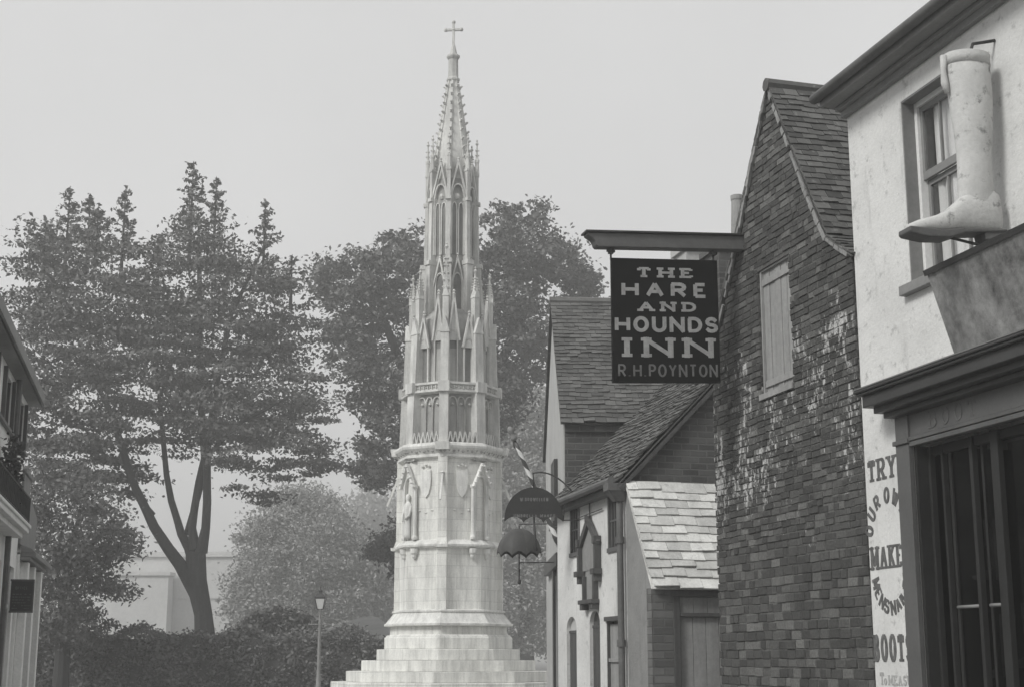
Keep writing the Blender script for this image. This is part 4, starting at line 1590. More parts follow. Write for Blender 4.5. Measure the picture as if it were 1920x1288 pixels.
# cornice with carved leafage, cresting
f = MB()
f.oct([(1.40, 6.93), (1.50, 6.97), (1.50, 7.03), (1.46, 7.05), (1.50, 7.10), (1.60, 7.20), (1.62, 7.26), (1.60, 7.32), (1.40, 7.38)])
for k in range(0, 8, 2):
    rbox(f, ca(k), 1.3, 1.62, .19, 7.14, 7.345, 1.66)
t.part('cornice', f, 'stone_plain')
f = MB()
for k in range(8):
    a = ca(k) + R(22.5)
    for q in range(9):
        u_ = -.52 + 1.04 * q / 8
        c_ = fpt(a, 1.50 * C22, u_, 7.13 + (.02 if q % 2 else -.01))
        f.lathe([(0, -.05), (.055, -.01), (.04, .05), (0, .07)], tuple(c_), 6)
t.part('carved_leaves', f, 'stone_dark')
for k in range(8):
    f = MB()
    a = ca(k) + R(22.5)
    rin = 1.44 * C22
    n6 = 6
    for q in range(n6):
        w_ = .84 / n6
        ua = -.42 + w_ * q
        f.bar(fpt(a, rin, ua, 7.36), fpt(a, rin, ua + w_ / 2, 7.66), .035, .05, fax(a)[2])
        f.bar(fpt(a, rin + .002, ua + w_, 7.36), fpt(a, rin + .002, ua + w_ / 2, 7.66), .035, .05, fax(a)[2])
    t.part('cresting', f, 'stone_soot')
# panelled middle stage
f, dk = MB(), MB()
f.oct([(1.22, 7.34), (1.20, 8.80)])
f.oct([(1.12, 9.02), (1.06, 10.9), (.72, 11.25)])
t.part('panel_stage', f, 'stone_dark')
for k in range(8):
    f, dk = MB(), MB()
    a = ca(k) + R(22.5)
    ro = 1.21 * C22
    for uc, hw in ((-.24, .13), (.24, .13), (.0, .11)):
        lancet(f, None, a, ro - .01, uc, hw, 7.4, 8.4, 8.66, .032, .06)
        f.lathe([(0, -.05), (.05, 0), (0, .05)], tuple(fpt(a, ro + .02, uc, 8.45)), 6)
    ro = 1.09 * C22
    e = 1 if k % 2 == 0 else -1
    lancet(f, dk, a, ro - .01, -e * .21, .12, 9.1, 10.2, 10.55, .035, .07)
    lancet(f, dk, a, ro + .04, e * .22, .13, 9.1, 9.95, 10.3, .04, .08)
    for uc, hw, zb, zt_, dd in ((-e * .21, .17, 10.25, 11.55, .06), (e * .22, .18, 10.05, 10.95, .13)):
        for sg in (-1, 1):
            f.bar(fpt(a, ro + dd, uc + sg * hw, zb), fpt(a, ro + dd, uc, zt_), .05, .09, fax(a)[2])
        fext(f, a, ro + dd - .03, [(uc - hw, zb), (uc + hw, zb), (uc, zt_)], 0, .02)
        f.lathe([(.0, 0), (.05, .06), (.02, .1), (.05, .14), (0, .2)], tuple(fpt(a, ro + dd, uc, zt_ - .03)), 6)
    tp = t.part('tracery', f, 'stone_soot')
    t.part('recess_shade', dk, 'stone_deep', tp)
for k in range(8):
    f = MB()
    a = ca(k)
    ev_ = k % 2 == 0
    hw = .125 if ev_ else .15
    rbox(f, a, 1.0, 1.42, hw, 7.36, 8.80, 1.38)
    rbox(f, a, .95, 1.34, hw - .015, 9.02, 10.45, 1.29)
    c, s = math.cos(a), math.sin(a)
    u, v, n = fax(a)
    f.ext([(-hw - .01, 10.45), (hw + .01, 10.45), (0, 10.92)], (0, 0, 0), u, v, n, .95, 1.31)
    # pinnacle above the gablet
    rbox(f, a, 1.02, 1.20, .085, 10.5, 11.55)
    f.ext([(-.10, 11.5), (.10, 11.5), (0, 11.8)], (0, 0, 0), u, v, n, 1.005, 1.215)
    cc = n * 1.11
    zt_ = 13.0 if k == 0 else 12.35
    f.lathe([(.095, 11.6), (.02, zt_ - .1)], (cc.x, cc.y, 0), 4, a + math.pi / 4)
    for q in range(5):
        zz = 11.75 + (zt_ - 11.95) * q / 5
        rr_ = .095 * (1 - (zz - 11.6) / (zt_ - 11.7)) + .03
        for j in range(4):
            b = a + math.pi / 4 + j * HP
            f.lathe([(0, -.035), (.035, 0), (0, .035)], (cc.x + rr_ * math.cos(b), cc.y + rr_ * math.sin(b), zz), 5)
    f.lathe([(.015, zt_ - .14), (.06, zt_ - .06), (.015, zt_), (.035, zt_ + .04), (0, zt_ + .08)], (cc.x, cc.y, 0), 6)
    t.part('buttress_pinnacle', f, 'stone_soot')
f = MB()
f.oct([(1.28, 8.74), (1.42, 8.78), (1.42, 8.83), (1.36, 8.85), (1.36, 8.97), (1.43, 8.99), (1.43, 9.05), (1.1, 9.10)])
for k in range(8):
    a = ca(k) + R(22.5)
    for q in range(8):
        u_ = -.455 + .13 * q
        fext(f, a, 1.36 * C22, [(u_ - .05, 8.86), (u_ - .03, 8.86), (u_ - .03, 8.96), (u_ - .05, 8.96)], 0, .05)
        f.lathe([(0, -.03), (.03, 0), (0, .03)], tuple(fpt(a, 1.36 * C22 + .02, u_ + .02, 8.91)), 6)
for k in range(8):
    rbox(f, ca(k), 1.2, 1.46, .16, 8.77, 9.06)
t.part('frieze', f, 'stone_soot')
# upper lantern
f = MB()
f.oct([(.66, 10.8), (.63, 15.0), (.60, 15.35)])
t.part('lantern_core', f, 'stone_dark')
for k in range(8):
    f, dk = MB(), MB()
    a = ca(k) + R(22.5)
    ro = .65 * C22
    for uc in (-.10, .10):
        lancet(f, dk, a, ro, uc, .075, 12.85, 14.15, 14.40, .028, .05)
    lancet(f, None, a, ro + .01, 0, .21, 12.85, 14.3, 14.95, .04, .07)
    f.lathe([(.0, -.11), (.075, -.08), (.1, 0), (.075, .08), (0, .11)], tuple(fpt(a, ro - .05, 0, 14.60)), 8)
    lancet(f, dk, a, ro + .02, 0, .14, 11.0, 11.9, 12.3, .035, .05)
    for hw, zb, zt_ in ((.26, 14.55, 15.62), (.24, 11.75, 12.75)):
        for sg in (-1, 1):
            f.bar(fpt(a, ro + .08, sg * hw, zb), fpt(a, ro + .05, 0, zt_), .045, .07, fax(a)[2])
        f.lathe([(.0, 0), (.045, .05), (.015, .09), (.04, .13), (0, .18)], tuple(fpt(a, ro + .06, 0, zt_ - .03)), 6)
    tp = t.part('lantern_tracery', f, 'stone_soot')
    t.part('recess_shade', dk, 'stone_deep', tp)
for k in range(8):
    f = MB()
    a = ca(k)
    rbox(f, a, .5, .86, .10, 11.15, 12.55)
    rbox(f, a, .5, .82, .05, 11.0, 11.15, .86, .10)
    rbox(f, a, .5, .90, .12, 12.55, 12.68)
    rbox(f, a, .5, .80, .062, 12.68, 14.45, .775)
    rbox(f, a, .5, .83, .08, 14.45, 14.55)
    rbox(f, a, .5, .775, .05, 14.55, 15.35)
    rbox(f, a, .5, .79, .065, 15.35, 15.42)
    n = fax(a)[2]
    cc = n * .725
    f.lathe([(.075, 15.4), (.055, 15.75), (.07, 15.78), (.07, 15.85), (.04, 15.9), (.015, 16.35)], (cc.x, cc.y, 0), 6)
    f.lathe([(.015, 16.3), (.05, 16.36), (.015, 16.42), (.03, 16.46), (0, 16.5)], (cc.x, cc.y, 0), 6)
    for zz in (15.85, 16.0, 16.15):
        for j in range(3):
            b = a + j * 2.1
            f.lathe([(0, -.03), (.03, 0), (0, .03)], (cc.x + .05 * math.cos(b), cc.y + .05 * math.sin(b), zz), 5)
    f.bar(n * .56 + Vector((0, 0, 15.78)), n * .70 + Vector((0, 0, 15.5)), .04, .06)
    t.part('pinnacle', f, 'stone_soot')
f = MB()
f.oct([(.62, 15.15), (.60, 15.35), (.145, 18.35)])
sp_ = t.part('spire', f, 'stone_soot')
f = MB()
for k in range(8):
    a = ca(k)
    for q in range(10):
        zz = 15.55 + q * .285
        rr_ = .60 - (zz - 15.35) * (.455 / 3.0)
        c_ = (rr_ * math.cos(a), rr_ * math.sin(a), zz)
        o_ = ((rr_ + .075) * math.cos(a), (rr_ + .075) * math.sin(a), zz + .05)
        f.tube([c_, o_], [.045, .03], 5)
        f.lathe([(0, -.04), (.045, 0), (0, .045)], o_, 5)
    f.bar((.6 * math.cos(a), .6 * math.sin(a), 15.35), (.145 * math.cos(a), .145 * math.sin(a), 18.35), .05, .05)
t.part('crockets', f, 'stone_soot', sp_)
f = MB()
f.oct([(.145, 18.3), (.20, 18.36), (.20, 18.42), (.155, 18.45), (.145, 19.02), (.17, 19.05), (.20, 19.1), (.20, 19.15), (.12, 19.19), (.05, 19.5)])
t.part('drum', f, 'stone_soot')
f = MB()
f.box(-.035, .035, -.035, .035, 19.45, 20.22)
f.box(-.23, -.036, -.03, .03, 19.955, 20.02)
f.box(.036, .23, -.03, .03, 19.955, 20.02)
for c_ in ((-.235, 0, 19.99), (.235, 0, 19.99), (0, 0, 20.23)):
    f.lathe([(0, -.06), (.05, -.04), (.06, 0), (.05, .04), (0, .06)], c_, 8)
f.lathe([(.03, -.06), (.06, 0), (.03, .06)], (0, 0, 19.99), 8)
t.part('cross', f, 'stone_soot')

# ================================================================== lamp post
t = Thing('street_lamp', 'slim gas lamp post with glazed lantern and ladder bar, beside the steps of the monument', 'street lamp', W0, (-5.79, 45.0, 0))
f = MB()
f.lathe([(.14, 0), (.14, .12), (.11, .16), (.10, .7), (.12, .74), (.075, .8), (.06, 1.2), (.045, 2.6), (.05, 2.66), (.04, 2.70), (.035, 2.95), (.06, 2.99), (.085, 3.05)], (-5.79, 45, 0), 12)
t.part('post', f, 'paint_grey', smooth=True)
f = MB()
f.tube([(-6.12, 45, 2.60), (-5.46, 45, 2.60)], .018, 8)
f.lathe([(0, -.03), (.03, 0), (0, .03)], (-6.12, 45, 2.60), 8)
f.lathe([(0, -.03), (.03, 0), (0, .03)], (-5.46, 45, 2.60), 8)
t.part('ladder_bar', f, 'paint_grey')
f = MB()
f.lathe([(.085 * 1.35, 3.06), (.155 * 1.35, 3.36)], (-5.79, 45, 0), 4, math.pi / 4)
lg = t.part('lantern', f, 'lamp_glass')
f = MB()
for k in range(4):
    a = math.pi / 4 + k * HP
    f.tube([(-5.79 + .12 * math.cos(a), 45 + .12 * math.sin(a), 3.05), (-5.79 + .215 * math.cos(a), 45 + .215 * math.sin(a), 3.37)], .014, 6)
f.lathe([(.215, 3.36), (.235, 3.38), (.235, 3.41), (.13, 3.50), (.06, 3.53), (.06, 3.57), (.075, 3.59), (.02, 3.64), (.02, 3.68), (.03, 3.70), (0, 3.73)], (-5.79, 45, 0), 4, math.pi / 4)
f.lathe([(.11, 3.035), (.115, 3.06)], (-5.79, 45, 0), 4, math.pi / 4)
t.part('lantern_frame', f, 'paint_dark', lg)

# ================================================================== left side of the street
t = Thing('town_house', 'white stuccoed town house with deep eaves and an iron railed first floor balcony', 'house', LF, (-4, .2, 0))
YW = .2
wl = MB()
UW = [(-1.95, -.75, 4.98, 5.72), (-4.1, -2.9, 4.98, 5.72), (-6.4, -5.2, 4.98, 5.72), (-8.8, -7.6, 4.98, 5.72)]
GW = [(-4.2, -2.7, .1, 3.05), (-6.6, -5.1, .1, 3.05), (-9, -7.5, .1, 3.05), (-2.0, -.6, .1, 3.05)]
wl.wall('x', YW, YW + .3, -15, -.3, 0, 5.9, UW + GW)
wl.wall('y', -.6, -.3, YW + .3, 7, 0, 5.9)
wl.wall('y', -15, -14.7, YW + .3, 7, 0, 5.9)
wl.wall('x', 6.9, 7.2, -14.7, -.6, 0, 5.9)
t.part('wall', wl, 'stucco_left')
f = MB()
f.prism([(-15.3, -.02, 5.93), (0, -.02, 5.93), (-3, 3.6, 7.9), (-12, 3.6, 7.9)], [(-15.3, -.02, 6.02), (0, -.02, 6.02), (-3, 3.6, 8.0), (-12, 3.6, 8.0)])
f.prism([(0, -.02, 5.93), (0, 7.4, 5.93), (-3, 3.6, 7.9), (-3.01, 3.59, 7.9)], [(0, -.02, 6.02), (0, 7.4, 6.02), (-3, 3.6, 8.0), (-3.01, 3.59, 8.0)])
f.prism([(0, 7.4, 5.93), (-15.3, 7.4, 5.93), (-12, 3.6, 7.9), (-3, 3.6, 7.9)], [(0, 7.4, 6.02), (-15.3, 7.4, 6.02), (-12, 3.6, 8.0), (-3, 3.6, 8.0)])
f.box(-15.2, -.05, .0, 7.3, 5.84, 5.92)
f.box(-15.25, -.01, -.06, -.021, 5.86, 6.03)
t.part('roof', f, 'slate')
for (xa, xb, za, zb) in UW:
    f = MB()
    f.box(xa, xa + .06, YW + .02, YW + .12, za, zb)
    f.box(xb - .06, xb, YW + .02, YW + .12, za, zb)
    f.box((xa + xb) / 2 - .03, (xa + xb) / 2 + .03, YW + .02, YW + .12, za, zb)
    f.box(xa - .1, xa - .002, YW - .06, YW - .002, za, zb + .03)
    f.box(xb + .002, xb + .1, YW - .06, YW - .002, za, zb + .03)
    wn = t.part('window', f, 'paint_mid')
    f = MB()
    f.box(xa + .06, xb - .06, YW + .08, YW + .09, za, zb)
    t.part('pane', f, 'glass', wn)
f = MB()
f.box(-15, -.28, YW - .06, YW - .002, 4.93, 4.978)
t.part('sill_band', f, 'paint_mid')
f = MB()
f.box(-15, -2.1, -.12, YW - .003, 3.50, 3.58)
f.box(-15, -2.05, -.15, YW - .003, 3.58, 3.63)
f.box(-15, -2.2, -.04, YW - .003, 3.42, 3.50)
bl = t.part('balcony', f, 'stucco_left', bevel=.01)
f = MB()
f.tube([(-15, -.11, 4.03), (-2.12, -.11, 4.03), (-2.12, YW - .01, 4.03)], .02, 6)
f.tube([(-15, -.11, 3.68), (-2.12, -.11, 3.68), (-2.12, YW - .01, 3.68)], .014, 6)
xx = -2.12
while xx > -13:
    f.tube([(xx, -.11, 3.63), (xx, -.11, 4.03)], .010, 5)
    f.tube([(xx, -.11, 3.70), (xx - .11, -.11, 4.0)], .008, 5)
    f.tube([(xx - .11, -.11, 3.70), (xx, -.11, 4.0)], .008, 5)
    xx -= .22
t.part('railing', f, 'iron', bl)
f = MB()
f.tube([(-2.55, YW - .07, 5.85), (-2.55, YW - .07, .1)], .045, 8)
t.part('downpipe', f, 'lead')
for (xa, xb, za, zb) in GW:
    f = MB()
    for xx in (xa, xa + .45, xb - .06):
        f.box(xx, xx + .06, YW + .05, YW + .14, za, zb)
    f.box(xa, xb, YW + .055, YW + .13, 2.4, 2.46)
    wn = t.part('shop_window', f, 'paint_white' if xa == -2.0 else 'paint_mid')
    f = MB()
    f.box(xa, xb, YW + .15, YW + .16, za, zb)
    t.part('pane', f, 'glass_shop', wn)

t = Thing('balcony_plant', 'bushy potted plant standing on the balcony of the white town house', 'plant', LF, (-3.9, .04, 3.632))
f = MB()
f.lathe([(.09, 3.632), (.13, 3.86), (.14, 3.87), (.14, 3.9), (.1, 3.9)], (-3.9, .04, 0), 12)
t.part('pot', f, 'paint_grey')
p_ = npr.normal(size=(700, 3)) * np.array([.18, .1, .2])
p_ = p_[np.linalg.norm(p_ / np.array([.3, .16, .34]), axis=1) < 1.4]
leaves('leaf_mass', p_ * np.array([1.2, 1, 1.3]) + np.array([0, 0, .62]), npr.uniform(.05, .1, len(p_)), 'leaf_p', t.root, (0, 0, 0))

t = Thing('low_shop', 'low shop with cornice and parapet wall joined to the far end of the town house', 'shop', LF, (1.8, .15, 0))
f = MB()
f.wall('x', .15, .4, -.29, 3.2, 0, 3.3, [(-.1, 1.2, .1, 2.95), (1.5, 2.7, .1, 2.95)])
f.wall('y', 2.95, 3.2, .401, 6, 0, 3.3)
f.wall('x', 6, 6.25, -.29, 3.2, 0, 3.3)
f.box(-.28, 3.18, .2, 6.2, 3.3, 3.36)
t.part('wall', f, 'stucco_left')
f = MB()
f.box(-.285, 3.3, -.02, .149, 3.20, 3.26)
f.box(-.285, 3.55, -.10, .149, 3.26, 3.33)
f.prism([(-.285, .148, 3.33), (3.55, .148, 3.33), (3.55, -.10, 3.33), (-.285, -.10, 3.33)], [(-.285, .148, 3.46), (3.5, .148, 3.46), (3.5, -.03, 3.40), (-.285, -.03, 3.40)])
t.part('cornice', f, 'paint_grey', bevel=.01)
f = MB()
f.box(-.285, .9, .16, .45, 3.47, 4.66)
f.box(-.285, .95, .13, .48, 4.66, 4.74)
t.part('pier', f, 'paint_grey', bevel=.01)
f = MB()
f.ext([(.901, 3.47), (3.15, 3.47), (3.15, 4.2), (.951, 4.5)], (0, .2, 0), (1, 0, 0), DN, (0, 1, 0), 0, .2)
t.part('parapet', f, 'paint_grey')
f = MB()
for xx in (-.12, 1.2, 2.72):
    f.box(xx, xx + .26, .02, .149, 0, 3.18)
t.part('pilaster', f, 'stucco_left', bevel=.008)
for xa, xb in ((-.1, 1.2), (1.5, 2.7)):
    f = MB()
    for xx in (xa + .1, (xa + xb) / 2, xb - .1):
        f.box(xx - .03, xx + .03, .2, .26, .16, 2.88)
    f.box(xa, xb, .2, .262, 2.88, 2.95)
    f.box(xa, xb, .2, .262, .1, .16)
    sw = t.part('window', f, 'paint_white')
    f = MB()
    f.box(xa, xb, .27, .28, .1, 2.95)
    t.part('pane', f, 'glass_shop', sw)

t = Thing('notice_board', 'dark framed notice board with faint lettering hung out beside the low corniced shop', 'notice board', LF, (-1.0, .02, 2.34))
f = MB()
f.box(-1.02, -.98, -.15, .19, 2.35, 2.82)
bd_ = t.part('board', f, 'paint_dark')
f = MB()
f.box(-1.035, -.965, -.17, .199, 2.82, 2.85)
f.box(-1.035, -.965, -.17, .199, 2.32, 2.35)
f.box(-1.035, -.965, -.17, -.15, 2.35, 2.82)
t.part('frame', f, 'paint_mid', bd_)
f = MB()
line_of_text(f, 'OFFICE', (-1.02, .12, 2.69), (0, -1, 0), DN, (-1, 0, 0), .19, .05, .008, .008, False, .3, .003)
zz = 2.65
for k in range(6):
    zz -= .045
    xx = .16
    while xx > -.12:
        l_ = rnd.uniform(.015, .05)
        if rnd.random() < .75:
            f.box(-1.0225, -1.019, max(xx - l_, -.13), xx, zz, zz + .014)
        xx -= l_ + .012
t.part('lettering', f, 'letter_dim', bd_)


# ================================================================== trees
def PX(pts, Y):
    return [XZ(px, py, Y) for px, py in pts]


def limb_pts(pts, Y, dy=0.0):
    n = len(pts)
    return [(*((lambda q: (q[0], Y + dy * i / max(n - 1, 1), q[1]))(XZ(px, py, Y))),) for i, (px, py) in enumerate(pts)]


def tree(name, label, Y, outline, pads, per, size, mat, limbs, base_px, pad=(1.0, 1.0, .35), depth=4.5, leaders=(), holes=(), group='trees behind the monument', extra=()):
    bx, _ = XZ(base_px, 1230, Y)
    t = Thing(name, label, 'tree', W0, (bx, Y, 0), group)
    f = MB()
    for pts, rad, dy in limbs:
        lp = limb_pts(pts, Y, dy)
        if pts[0][1] > 1180:
            lp = [(lp[0][0], Y, -.1)] + lp
            rad = [rad[0] * 1.25] + list(rad)
        f.tube(lp, list(rad), 10)
    poly = PX(outline, Y)
    hs = []
    for (hx, hy, ha, hb) in holes:
        x_, z_ = XZ(hx, hy, Y)
        k = Y / 2750
        hs.append((x_, z_, ha * k, hb * k))
    c2 = fill_pads(poly, pads, hs)
    xs = c2[:, 0]
    mid_ = (xs.min() + xs.max()) / 2
    hw_ = (xs.max() - xs.min()) / 2
    dd = depth * np.sqrt(np.clip(1.15 - ((xs - mid_) / hw_) ** 2, .15, 1))
    c3 = np.stack([c2[:, 0], Y + npr.uniform(-1, 1, len(c2)) * dd, c2[:, 1]], 1)
    pts = pad_points(c3, per, *pad)
    for (tx_, ty_, by_, hwp) in leaders:                      # spiky leading shoots
        xt, zt = XZ(tx_, ty_, Y)
        _, zb = XZ(tx_, by_, Y)
        k = Y / 2750
        yj = Y + rnd.uniform(-2, 2)
        f.tube([(xt, yj, zb - 1.0), (xt, yj, zt)], [.09, .015], 6)
        n_t = int((zt - zb) / .28)
        q = []
        for i in range(n_t):
            fr_ = i / n_t
            w_ = hwp * k * (1 - fr_) ** .8 + .12
            for j in range(4 if fr_ < .8 else 2):
                an = rnd.uniform(0, 6.28)
                ln_ = w_ * rnd.uniform(.55, 1.15)
                zz = zb + (zt - zb) * fr_ + rnd.uniform(-.1, .1)
                tip = (xt + ln_ * math.cos(an), yj + ln_ * math.sin(an), zz + .25 * ln_)
                f.tube([(xt, yj, zz), tip], [.025, .008], 4)
                for s_ in range(14):
                    a_ = rnd.uniform(.15, 1.05)
                    q.append((xt + (tip[0] - xt) * a_ + rnd.gauss(0, .07), yj + (tip[1] - yj) * a_ + rnd.gauss(0, .07), zz + (tip[2] - zz) * a_ + rnd.gauss(0, .05)))
        q += [(xt + rnd.gauss(0, .05), yj + rnd.gauss(0, .05), zt - rnd.uniform(0, .6)) for _ in range(14)]
        pts = np.concatenate([pts, np.array(q)])
    # twigs to a share of the sprays so that they hang on something
    zmid = float(np.mean(c2[:, 1]))
    for i in range(0, len(c3), max(1, len(c3) // 120)):
        p = Vector(c3[i])
        src = Vector((p.x * .9 + mid_ * .1, p.y * .85 + Y * .15, p.z + (-.45 if p.z > zmid else .25)))
        f.tube([src, p], [.022, .008], 5)
    t.part('trunk', f, 'bark')
    sz = npr.uniform(size * .65, size * 1.3, len(pts))
    cr = leaves('crown', pts, sz, mat, t.root, (bx, Y, 0), .15)
    return t


big_outline = [(48, 500), (70, 452), (100, 452), (122, 440), (150, 475), (175, 450), (205, 470), (238, 450), (262, 482), (300, 492), (335, 455), (373, 430), (420, 440), (445, 490), (470, 505), (503, 480),
               (525, 530), (560, 545), (590, 600), (575, 640), (600, 690), (590, 740), (620, 790), (600, 835), (632, 885), (590, 893), (555, 880), (515, 925), (470, 940), (445, 905), (425, 860), (400, 815),
               (340, 815), (300, 830), (262, 850), (235, 915), (180, 940), (90, 915), (60, 850), (45, 760), (35, 640), (38, 560)]
tree('cedar_tree', 'largest many limbed tree with spiky leading shoots above a dense dark crown', 60.0, big_outline, 760, 96, .175, 'leaf_a',
     [([(386, 1215), (381, 1150), (368, 1088), (367, 1035)], [.44, .36, .42, .40], 0),
      ([(370, 1120), (340, 1058), (321, 1030), (297, 990), (284, 957), (268, 920), (256, 880), (235, 800), (190, 700)], [.26, .26, .23, .20, .18, .16, .15, .12, .06], -2),
      ([(287, 965), (262, 930), (240, 922)], [.12, .09, .05], -1),
      ([(367, 1065), (352, 1025), (334, 998), (323, 969), (309, 932), (297, 880), (285, 780), (270, 640)], [.24, .22, .17, .15, .14, .12, .1, .05], 2),
      ([(366, 1030), (360, 990), (364, 957), (373, 903), (383, 858), (376, 740), (374, 520), (372, 400)], [.24, .17, .16, .15, .14, .13, .1, .03], 0),
      ([(350, 1000), (355, 960), (362, 930), (370, 880)], [.12, .1, .09, .08], 1.5),
      ([(377, 1035), (387, 990), (391, 944), (392, 895), (394, 845), (410, 740), (440, 600), (500, 480)], [.26, .18, .17, .16, .15, .12, .1, .04], -1),
      ([(393, 850), (450, 800), (540, 760), (600, 740)], [.1, .08, .06, .03], -2)],
     380, (.95, .95, .15), 4.8,
     leaders=[(121, 338, 470, 44), (238, 350, 480, 34), (373, 318, 470, 46), (422, 358, 480, 42), (502, 382, 510, 44), (168, 362, 470, 34), (205, 405, 480, 36), (75, 400, 470, 30), (300, 440, 500, 30), (560, 500, 560, 40)],
     holes=[(235, 650, 22, 14), (300, 475, 30, 12), (470, 560, 18, 14), (450, 640, 14, 12), (545, 640, 16, 14), (500, 690, 16, 10), (260, 745, 16, 12), (545, 585, 30, 18), (585, 650, 24, 34), (430, 515, 14, 8), (395, 475, 12, 8),
            (520, 830, 22, 12), (480, 860, 20, 10), (330, 590, 12, 7), (210, 455, 18, 8)])
tree('broadleaf_tree', 'low spreading tree drooping beside the low corniced shop, under the spiky crown', 52.0,
     [(60, 900), (120, 880), (200, 930), (245, 960), (248, 1030), (215, 1060), (232, 1105), (200, 1110), (175, 1140), (220, 1190), (150, 1215), (75, 1215), (62, 1080)],
     200, 80, .15, 'leaf_b', [([(118, 1215), (120, 1120), (130, 1040), (150, 960)], [.25, .2, .15, .05], 0), ([(124, 1100), (170, 1040), (205, 1000)], [.12, .08, .04], -1)], 118, (.6, .7, .35), 3.0,
     holes=[(205, 1085, 18, 14), (90, 985, 12, 10), (150, 950, 10, 8)])
tree('broadleaf_tree', 'tall rounded broadleaf tree standing directly behind the monument', 74.0,
     [(590, 520), (640, 490), (690, 470), (722, 425), (755, 405), (785, 420), (800, 440), (850, 430), (900, 450), (925, 440), (945, 412), (1000, 412), (1035, 428), (1058, 470), (1090, 490), (1106, 525), (1105, 560), (1060, 572), (1040, 610),
      (1030, 700), (960, 770), (900, 860), (800, 880), (740, 905), (690, 920), (672, 870), (700, 800), (650, 765), (640, 700), (600, 665), (618, 610), (580, 560)],
     700, 95, .23, 'leaf_b', [([(845, 1215), (845, 1050), (850, 900), (850, 700), (860, 520)], [.7, .6, .55, .4, .1], 0), ([(848, 900), (780, 760), (720, 600), (690, 500)], [.35, .28, .2, .06], 1),
                              ([(850, 850), (930, 700), (1000, 560), (1020, 450)], [.35, .28, .18, .06], -1), ([(846, 950), (790, 930), (735, 880), (700, 830)], [.25, .2, .14, .05], -1),
                              ([(846, 1080), (790, 1060), (735, 1030), (700, 1000)], [.2, .16, .1, .04], -1)],
     845, (.72, .72, .42), 5.0, holes=[(740, 480, 14, 8), (640, 595, 14, 16), (720, 600, 18, 8), (735, 640, 10, 8), (738, 700, 14, 26), (985, 745, 20, 12), (960, 560, 14, 8), (1000, 600, 10, 6), (690, 455, 8, 6), (930, 490, 8, 6)])
tree('broadleaf_tree', 'dark leafy bough of a small tree hanging out beside the monument shaft', 66.0,
     [(700, 1010), (725, 985), (760, 980), (780, 1000), (780, 1080), (740, 1075), (715, 1050), (690, 1030)], 40, 80, .2, 'leaf_b',
     [([(800, 1215), (795, 1120), (775, 1050), (740, 1020)], [.16, .14, .1, .04], 0)], 800, (.5, .5, .35), 1.2)
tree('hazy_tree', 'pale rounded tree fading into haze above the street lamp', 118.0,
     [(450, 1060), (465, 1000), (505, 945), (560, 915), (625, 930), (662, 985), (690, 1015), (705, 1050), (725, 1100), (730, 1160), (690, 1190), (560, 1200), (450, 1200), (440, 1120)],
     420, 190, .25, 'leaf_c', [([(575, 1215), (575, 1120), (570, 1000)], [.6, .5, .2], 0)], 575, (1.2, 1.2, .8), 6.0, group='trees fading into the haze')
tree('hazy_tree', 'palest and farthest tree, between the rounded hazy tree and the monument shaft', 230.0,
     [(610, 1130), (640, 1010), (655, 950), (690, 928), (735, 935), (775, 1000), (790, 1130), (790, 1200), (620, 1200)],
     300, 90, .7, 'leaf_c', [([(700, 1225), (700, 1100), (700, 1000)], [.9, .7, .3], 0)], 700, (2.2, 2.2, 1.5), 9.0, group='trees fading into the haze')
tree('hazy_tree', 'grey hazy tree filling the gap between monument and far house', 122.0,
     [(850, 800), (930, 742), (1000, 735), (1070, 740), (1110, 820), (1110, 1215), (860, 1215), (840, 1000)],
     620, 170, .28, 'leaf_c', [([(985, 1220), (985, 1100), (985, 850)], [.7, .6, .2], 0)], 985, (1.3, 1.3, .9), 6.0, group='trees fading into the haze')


def hedge(name, label, x0, x1, y, dy, zt, n, size, cat='hedge', mat='leaf_h', zfun=None):
    t = Thing(name, label, cat, W0, ((x0 + x1) / 2, y, 0))
    x = npr.uniform(x0, x1, n)
    top = zt - .12 + .16 * np.sin(x * 1.7) + .13 * np.sin(x * 3.1 + 1) + np.abs(npr.normal(size=n)) * .12
    if zfun:
        top = np.array([zfun(v) for v in x])
    side = npr.random(n)
    z = np.where(side < .72, npr.uniform(0, 1, n) * top, top)
    yy = np.where(side < .72, y - dy + npr.normal(size=n) * .1 + .16 * np.sin(x * 2.3 + z * 2.0) + .1 * np.sin(x * 5.1 - z * 3), y + npr.uniform(-dy, dy, n))
    p = np.stack([x, yy, z + npr.normal(size=n) * .06], 1)
    f = MB()
    k = 24
    for i in range(k):
        xa, xb = x0 + (x1 - x0) * i / k, x0 + (x1 - x0) * (i + 1) / k
        h = (zfun((xa + xb) / 2) if zfun else zt) - .15
        if h > .1:
            f.box(xa, xb, y - dy + .12, y + dy - .12, 0, h)
    t.part('dark_core', f, 'wood_dark')  # solid dark filling, stands in for the shade inside the foliage
    leaves('foliage', p, npr.uniform(size * .6, size * 1.3, n), mat, t.root, ((x0 + x1) / 2, y, 0))
    return t


hedge('hedge', 'long clipped dark hedge behind the street lamp, under the spiky tree', -19.5, -4.6, 56.0, .8, 2.45, 26000, .14)


def dome(v):
    return 2.1 + 1.35 * max(0.0, 1 - ((v + 9.0) / 1.75) ** 2) ** .5


hedge('shrub', 'dark rounded shrub swelling above the hedge beside the street lamp', -10.8, -7.2, 58.2, .9, 3.2, 7000, .16, 'shrub', 'leaf_h', dome)

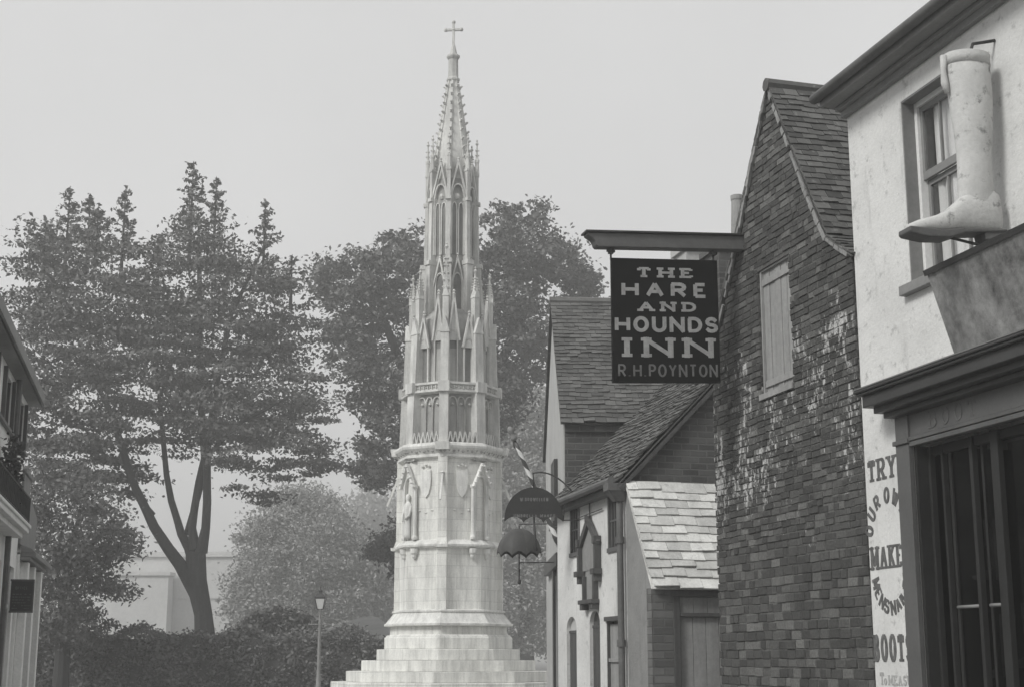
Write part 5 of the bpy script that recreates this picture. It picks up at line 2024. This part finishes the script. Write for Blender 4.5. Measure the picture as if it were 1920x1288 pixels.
# low outbuilding behind the lamp
t = Thing('outbuilding', 'low outbuilding whose pale slate roof rises behind the hedge between lamp and monument', 'outbuilding', W0, (-7.6, 70, 0))
f = MB()
f.box(-10.4, -5.2, 68.5, 74, 0, 2.25)
t.part('wall', f, 'brick')
f = MB()
f.prism([(-10.6, 68.3, 2.26), (-5.0, 68.3, 2.26), (-5.0, 74.2, 2.26), (-10.6, 74.2, 2.26)], [(-7.1, 71.2, 3.55), (-6.4, 71.2, 3.55), (-6.4, 71.3, 3.55), (-7.1, 71.3, 3.55)])
t.part('roof', f, 'slate')

# distant hall
t = Thing('distant_hall', 'long flat topped pale stone hall almost lost in haze behind the forked trunk', 'hall', W0, (-33, 150, 0))
HY = 150
xa, zt = XZ(205, 1034, HY)
xb, _ = XZ(470, 1034, HY)
f = MB()
hs = []
for q in range(6):
    x_ = xa + 1.5 + q * (xb - xa - 3) / 6
    hs.append((x_, x_ + 1.0, 4.2, 7.0))
    hs.append((x_, x_ + 1.0, 8.4, 10.4))
f.wall('x', HY, HY + .6, xa, xb, 0, zt)
f.box(xa, xb, HY + .8, HY + 9, 0, zt - .5)
t.part('wall', f, 'hall')
f = MB()
f.box(xa - .2, xb + .2, HY - .25, HY - .002, zt - .5, zt)
f.box(xa - .1, xb + .1, HY - .12, HY - .002, 7.5, 7.8)
t.part('parapet', f, 'hall')
x0_, z0_ = XZ(180, 1070, HY - 10)
x1_, _ = XZ(282, 1070, HY - 10)
f = MB()
f.box(x0_, x1_, HY - 2.5, HY - .3, 0, z0_)
f.box(x0_ - .2, x1_ + .2, HY - 2.7, HY - .3, z0_, z0_ + .35)
t.part('wing', f, 'hall')

# ================================================================== haze
hz = MB()
hz.box(-910, 910, -70, 1710, -1.0, 31.0)
me = bpy.data.meshes.new('haze')
me.from_pydata(hz.v, [], hz.f)
hm = bpy.data.materials.new('haze')
hm.use_nodes = True
n = hm.node_tree
n.nodes.clear()
vo = n.nodes.new('ShaderNodeVolumePrincipled')
vo.inputs['Color'].default_value = (0.97, 0.97, 0.955, 1)
vo.inputs['Density'].default_value = HAZE
oo = n.nodes.new('ShaderNodeOutputMaterial')
n.links.new(vo.outputs[0], oo.inputs['Volume'])
me.materials.append(hm)
ho = bpy.data.objects.new('haze', me)
ho['kind'] = 'stuff'
COL.objects.link(ho)
